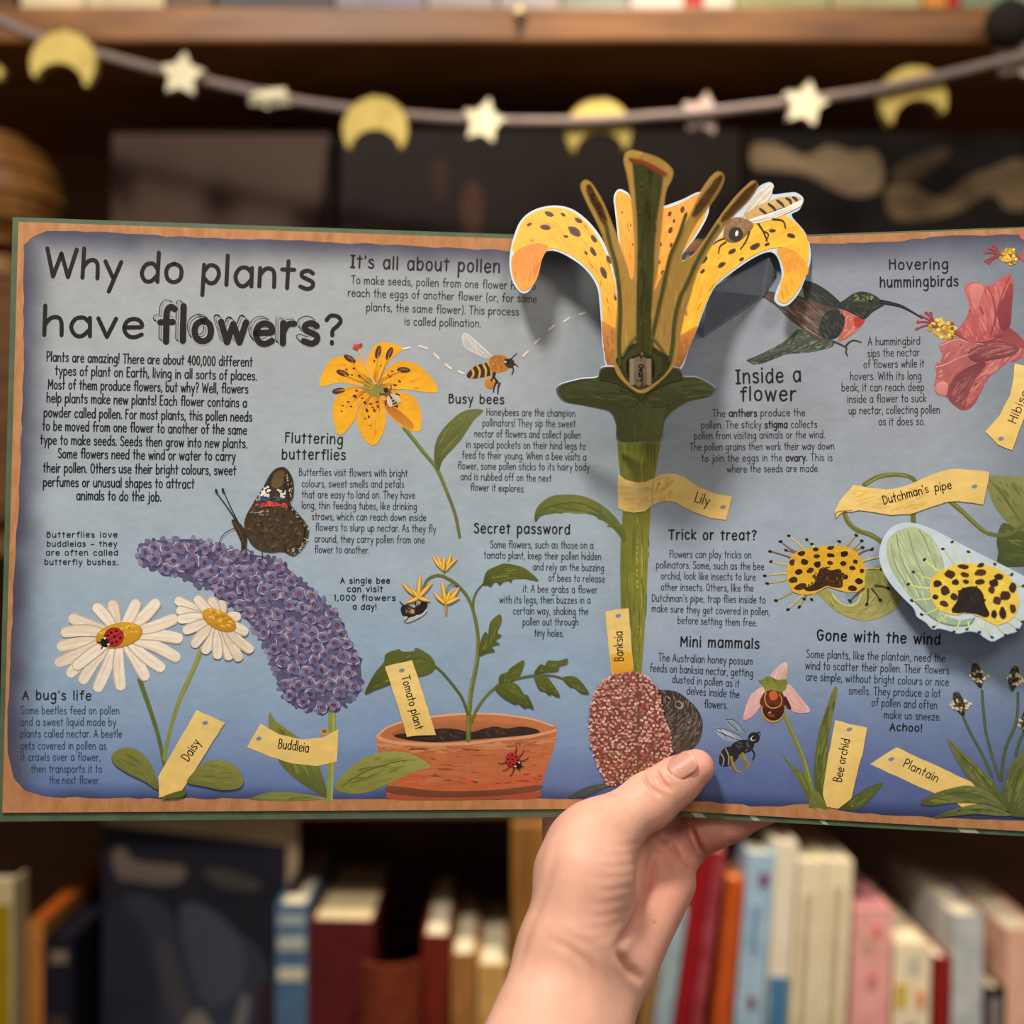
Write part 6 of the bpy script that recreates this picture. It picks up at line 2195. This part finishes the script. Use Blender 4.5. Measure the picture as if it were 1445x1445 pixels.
# thumbnail
ax = TH_TIP - TH_IP
ax /= np.linalg.norm(ax)
up_ = np.array([-.14, -.66, .70])
up_ -= ax * (up_ @ ax)
up_ /= np.linalg.norm(up_)
sd_ = np.cross(ax, up_)
cen = pg(972, 1086, .0093)
nv, nf, nc = [], [], []
NU, NW = 14, 12
for i in range(NU + 1):
    u = i / NU
    for j in range(NW + 1):
        w = j / NW * 2 - 1
        wid = .0060 * (1 - .10 * (1 - u)) * (1 - max(0., (u - .70) / .30) ** 2 * .28) * (1 - max(0., (.22 - u) / .22) ** 2 * .25)
        phi = w * wid / .0089
        lo_ = (u - .5) * .0132 - .0012 * w * w * (1 if u > .5 else -1) * abs(u - .5) * 2
        r_ = .0106 - .0008 * (u - .3) - .0004 * abs(w) ** 3
        p = cen + ax * lo_ + r_ * (up_ * math.cos(phi) + sd_ * math.sin(phi))
        nv.append(p)
        nc.append(lin('#dd9c8a') if u < .90 else lin('#e6b29c'))
for i in range(NU):
    for j in range(NW):
        a = i * (NW + 1) + j
        nf.append((a, a + 1, a + NW + 2, a + NW + 1))
NAIL = skin_mat()
NAIL.name = 'nail'
NAIL.node_tree.nodes['Principled BSDF'].inputs['Roughness'].default_value = .36
nail = mesh_obj('thumbnail', nv, nf, NAIL, skin, cols=nc, smooth=True)
so = nail.modifiers.new('thick', 'SOLIDIFY')
so.thickness = .0005
so.offset = -1
# ================================================================== lettering on the pages
BODY = '#2b2a30'


def body(side, name, lines, xh=6.4, w=1.0, col=BODY, bold=()):
    return text_block(PAGE, name, side, lines, xh, w, col, bold)


text_block(PAGE, 'heading_text', page_l, [('Why do plants', 65, 390, 443, 407.5), ('have', 61, 473, 202, 475.5), ('?', 458, 484.5, 480, 485.5)], 26, 5.8, '#1d1a1c')
a = Art(PAGE, z=2.0e-4)
W0, W1 = np.array((225., 481.5)), np.array((449., 486.))
for dx, dy, w, c in ((-6, -6, 9.6, '#1d1a1c'), (-6, -6, 7.0, '#9aa1a6'), (-3, -3, 9.0, '#1d1a1c'), (-3.4, -3.4, 6.6, '#a3aab0'), (0, 0, 10.6, '#a0a7ac'), (0, 0, 9.2, '#1d1a1c')):
    draw_text(a, 'flowers', W0 + (dx, dy), W1 + (dx, dy), 29, w, c, gap=3.4)
a.build('block_lettering', page_l, INKTXT)
text_block(PAGE, 'intro_text', page_l, [
    ('Plants are amazing! There are about 400,000 different', 66, 509.6, 356, 517), ('types of plant on Earth, living in all sorts of places.', 78, 529, 362, 536.5), ('Most of them produce flowers, but why? Well, flowers', 68, 548.5, 350, 555),
    ('help plants make new plants! Each flower contains a', 66, 567.5, 348, 574.5), ('powder called pollen. For most plants, this pollen needs', 62, 588, 355.5, 594.5), ('to be moved from one flower to another of the same', 60, 607, 348, 613),
    ('type to make seeds. Seeds then grow into new plants.', 57, 626.5, 348.5, 632), ('Some flowers need the wind or water to carry', 82, 646, 332, 650), ('their pollen. Others use their bright colours, sweet', 61, 666, 333, 670),
    ('perfumes or unusual shapes to attract', 61, 686, 274, 689), ('animals to do the job.', 108, 705, 227, 707)], 8.2, 1.7, '#1f1d21')
text_block(PAGE, 'subheading_text', page_l, [("It's all about pollen", 495, 377.5, 705, 384.5)], 12.6, 2.5, '#1d1a1c')
body(page_l, 'body_text', [('To make seeds, pollen from one flower has to', 495.5, 400, 756, 409), ('reach the eggs of another flower (or, for some', 491, 418, 757, 427), ('plants, the same flower). This process', 517, 438.5, 732, 445), ('is called pollination.', 571, 458.5, 678, 461.5)], 7.0, 1.2)
text_block(PAGE, 'subheading_text', page_l, [('Busy bees', 633.5, 568.5, 711, 569.5)], 8.8, 1.9, '#1d1a1c')
text_block(PAGE, 'subheading_text', page_l, [('Fluttering', 402.6, 624, 483.6, 627), ('butterflies', 398, 647.5, 487.5, 648.5)], 10, 1.9, '#1d1a1c')
body(page_l, 'body_text', [('Butterflies visit flowers with bright', 422, 671, 575, 672.5), ('colours, sweet smells and petals', 426, 687, 570, 688), ('that are easy to land on. They have', 426, 702.5, 585.5, 703.5), ('long, thin feeding tubes, like drinking', 426, 717.5, 588, 719.5),
                           ('straws, which can reach down inside', 440, 733.5, 601, 735), ('flowers to slurp up nectar. As they fly', 445, 748.6, 615, 751), ('around, they carry pollen from one', 444, 765, 599, 766.5), ('flower to another.', 444, 780, 521, 781)])
text_block(PAGE, 'subheading_text', page_l, [('Secret password', 669, 752, 804, 753.5)], 9.8, 2.0, '#1d1a1c')
body(page_l, 'body_text', [('Honeybees are the champion', 686.6, 586, 811.4, 588), ('pollinators! They sip the sweet', 681, 601.4, 812, 602.7), ('nectar of flowers and collect pollen', 669.5, 616.5, 819, 618.6), ('in special pockets on their hind legs to', 658, 631.6, 826, 634.5),
                           ('feed to their young. When a bee visits a', 652, 646.6, 827, 649.5), ('flower, some pollen sticks to its hairy body', 646, 662, 831.5, 664), ('and is rubbed off on the next', 650, 677, 778, 679.5), ('flower it explores.', 664, 692, 740, 694.5)])
text_block(PAGE, 'caption_text', page_l, [('Butterflies love', 66, 758, 165.5, 758), ('buddleias - they', 66.5, 771, 165, 771), ('are often called', 65, 783.5, 166.5, 783.5), ('butterfly bushes.', 63, 796.5, 166, 797)], 5.4, 1.35, '#2b2a30')
text_block(PAGE, 'caption_text', page_l, [('A single bee', 480.5, 823, 550, 823), ('can visit', 490, 835, 540, 835), ('1,000 flowers', 472, 847, 558, 847.5), ('a day!', 498, 860, 531, 860)], 5.6, 1.45, '#232128')
body(page_l, 'body_text', [('Some flowers, such as those on a', 692, 773, 837, 774), ('tomato plant, keep their pollen hidden', 683, 788, 848, 790), ('and rely on the buzzing', 752, 804.5, 852, 806), ('of bees to release', 774, 820, 853, 821.5), ('it. A bee grabs a flower', 738, 835.5, 842.5, 837),
                           ('with its legs, then buzzes in a', 705, 851, 833, 851.5), ('certain way, shaking the', 724, 866.5, 830, 867.5), ('pollen out through', 737.6, 882, 816, 882.5), ('tiny holes.', 754, 898, 795, 898.5)])
text_block(PAGE, 'subheading_text', page_l, [("A bug's life", 32, 987, 128.5, 987.5)], 9, 1.9, '#27272e')
body(page_l, 'body_text', [('Some beetles feed on pollen', 29.7, 1007.3, 168.3, 1007.6), ('and a sweet liquid made by', 29, 1023.6, 163.6, 1023.8), ('plants called nectar. A beetle', 29, 1040, 172, 1040.6), ('gets covered in pollen as', 28.4, 1057, 150, 1057.2), ('it crawls over a flower,', 29.7, 1073, 141.5, 1073.3),
                           ('then transports it to', 44, 1090, 144, 1090), ('the next flower.', 69.7, 1105.7, 141.5, 1105.9)], 6.8, 1.05, '#3a4256')
# right page
text_block(PAGE, 'subheading_text', page_r, [('Inside a', 1039, 541, 1130, 538), ('flower', 1045, 565.5, 1123, 565)], 14.0, 2.6, '#1b191d')
body(page_r, 'body_text', [('The anthers produce the', 1005.6, 588, 1136, 586.7), ('pollen. The sticky stigma collects', 989.7, 604.4, 1153, 603.3), ('pollen from visiting animals or the wind.', 980, 619.8, 1163.5, 617.7), ('The pollen grains then work their way down', 973.7, 635.6, 1177, 634),
                           ('to join the eggs in the ovary. This is', 990, 651.6, 1174.5, 650), ('where the seeds are made.', 1026, 666.5, 1155.5, 665.6)], bold=('anthers', 'stigma', 'ovary'))
text_block(PAGE, 'subheading_text', page_r, [('Hovering', 1255, 380, 1338, 379.5), ('hummingbirds', 1242, 405, 1352, 403.5)], 10, 2.1, '#1b191d')
body(page_r, 'body_text', [('A hummingbird', 1225, 487.3, 1298.4, 486), ('sips the nectar', 1224.4, 503.6, 1297.3, 502), ('of flowers while it', 1218.8, 519.3, 1304, 518), ('hovers. With its long', 1199.8, 536, 1300, 535.3), ('beak, it can reach deep', 1187.7, 552, 1304, 551.3), ('inside a flower to suck', 1196, 568.6, 1306.8, 566.7),
                           ('up nectar, collecting pollen', 1197.8, 584.3, 1326, 583), ('as it does so.', 1239.9, 600, 1305, 599.7)], 6.9, 1.05)
text_block(PAGE, 'subheading_text', page_r, [('Trick or treat?', 944, 760.5, 1067, 762)], 9.6, 2.1, '#1b191d')
body(page_r, 'body_text', [('Flowers can play tricks on', 945, 786.7, 1060, 787.5), ('pollinators. Some, such as the bee', 926, 801.5, 1078, 804), ('orchid, look like insects to lure', 932.8, 817, 1066, 819), ('other insects. Others, like the', 932.8, 833, 1063, 834.5), ("Dutchman's pipe, trap flies inside to", 920, 848.5, 1080, 851),
                           ('make sure they get covered in pollen,', 920, 863.3, 1086, 868), ('before setting them free.', 956.4, 880, 1067.7, 883.5)])
text_block(PAGE, 'subheading_text', page_r, [('Mini mammals', 960.4, 912, 1071, 915)], 10, 2.1, '#1b191d')
body(page_r, 'body_text', [('The Australian honey possum', 929, 932.7, 1061.6, 938), ('feeds on banksia nectar, getting', 917, 947.5, 1062.4, 954.5), ('dusted in pollen as it', 948.5, 963.4, 1043, 969.5), ('delves inside the', 968.8, 979.4, 1043, 985), ('flowers.', 993.8, 998.3, 1026, 1000)], 6.8, 1.05)
text_block(PAGE, 'subheading_text', page_r, [('Gone with the wind', 1153, 903, 1326.4, 909.5)], 10.4, 2.3, '#1b191d')
body(page_r, 'body_text', [('Some plants, like the plantain, need the', 1138, 928, 1333.6, 934), ('wind to scatter their pollen. Their flowers', 1136.5, 944, 1339, 951), ('are simple, without bright colours or nice', 1137.4, 960, 1338.4, 967.5), ('smells. They produce a lot', 1197.7, 979.3, 1327, 983.7), ('of pollen and often', 1230, 996, 1322, 1000),
                           ('make us sneeze.', 1247.3, 1013.3, 1327, 1016.6)], 7.0, 1.05)
text_block(PAGE, 'caption_text', page_r, [('Achoo!', 1255.8, 1030.5, 1300.6, 1032.4)], 7.4, 1.8, '#1f1d24')
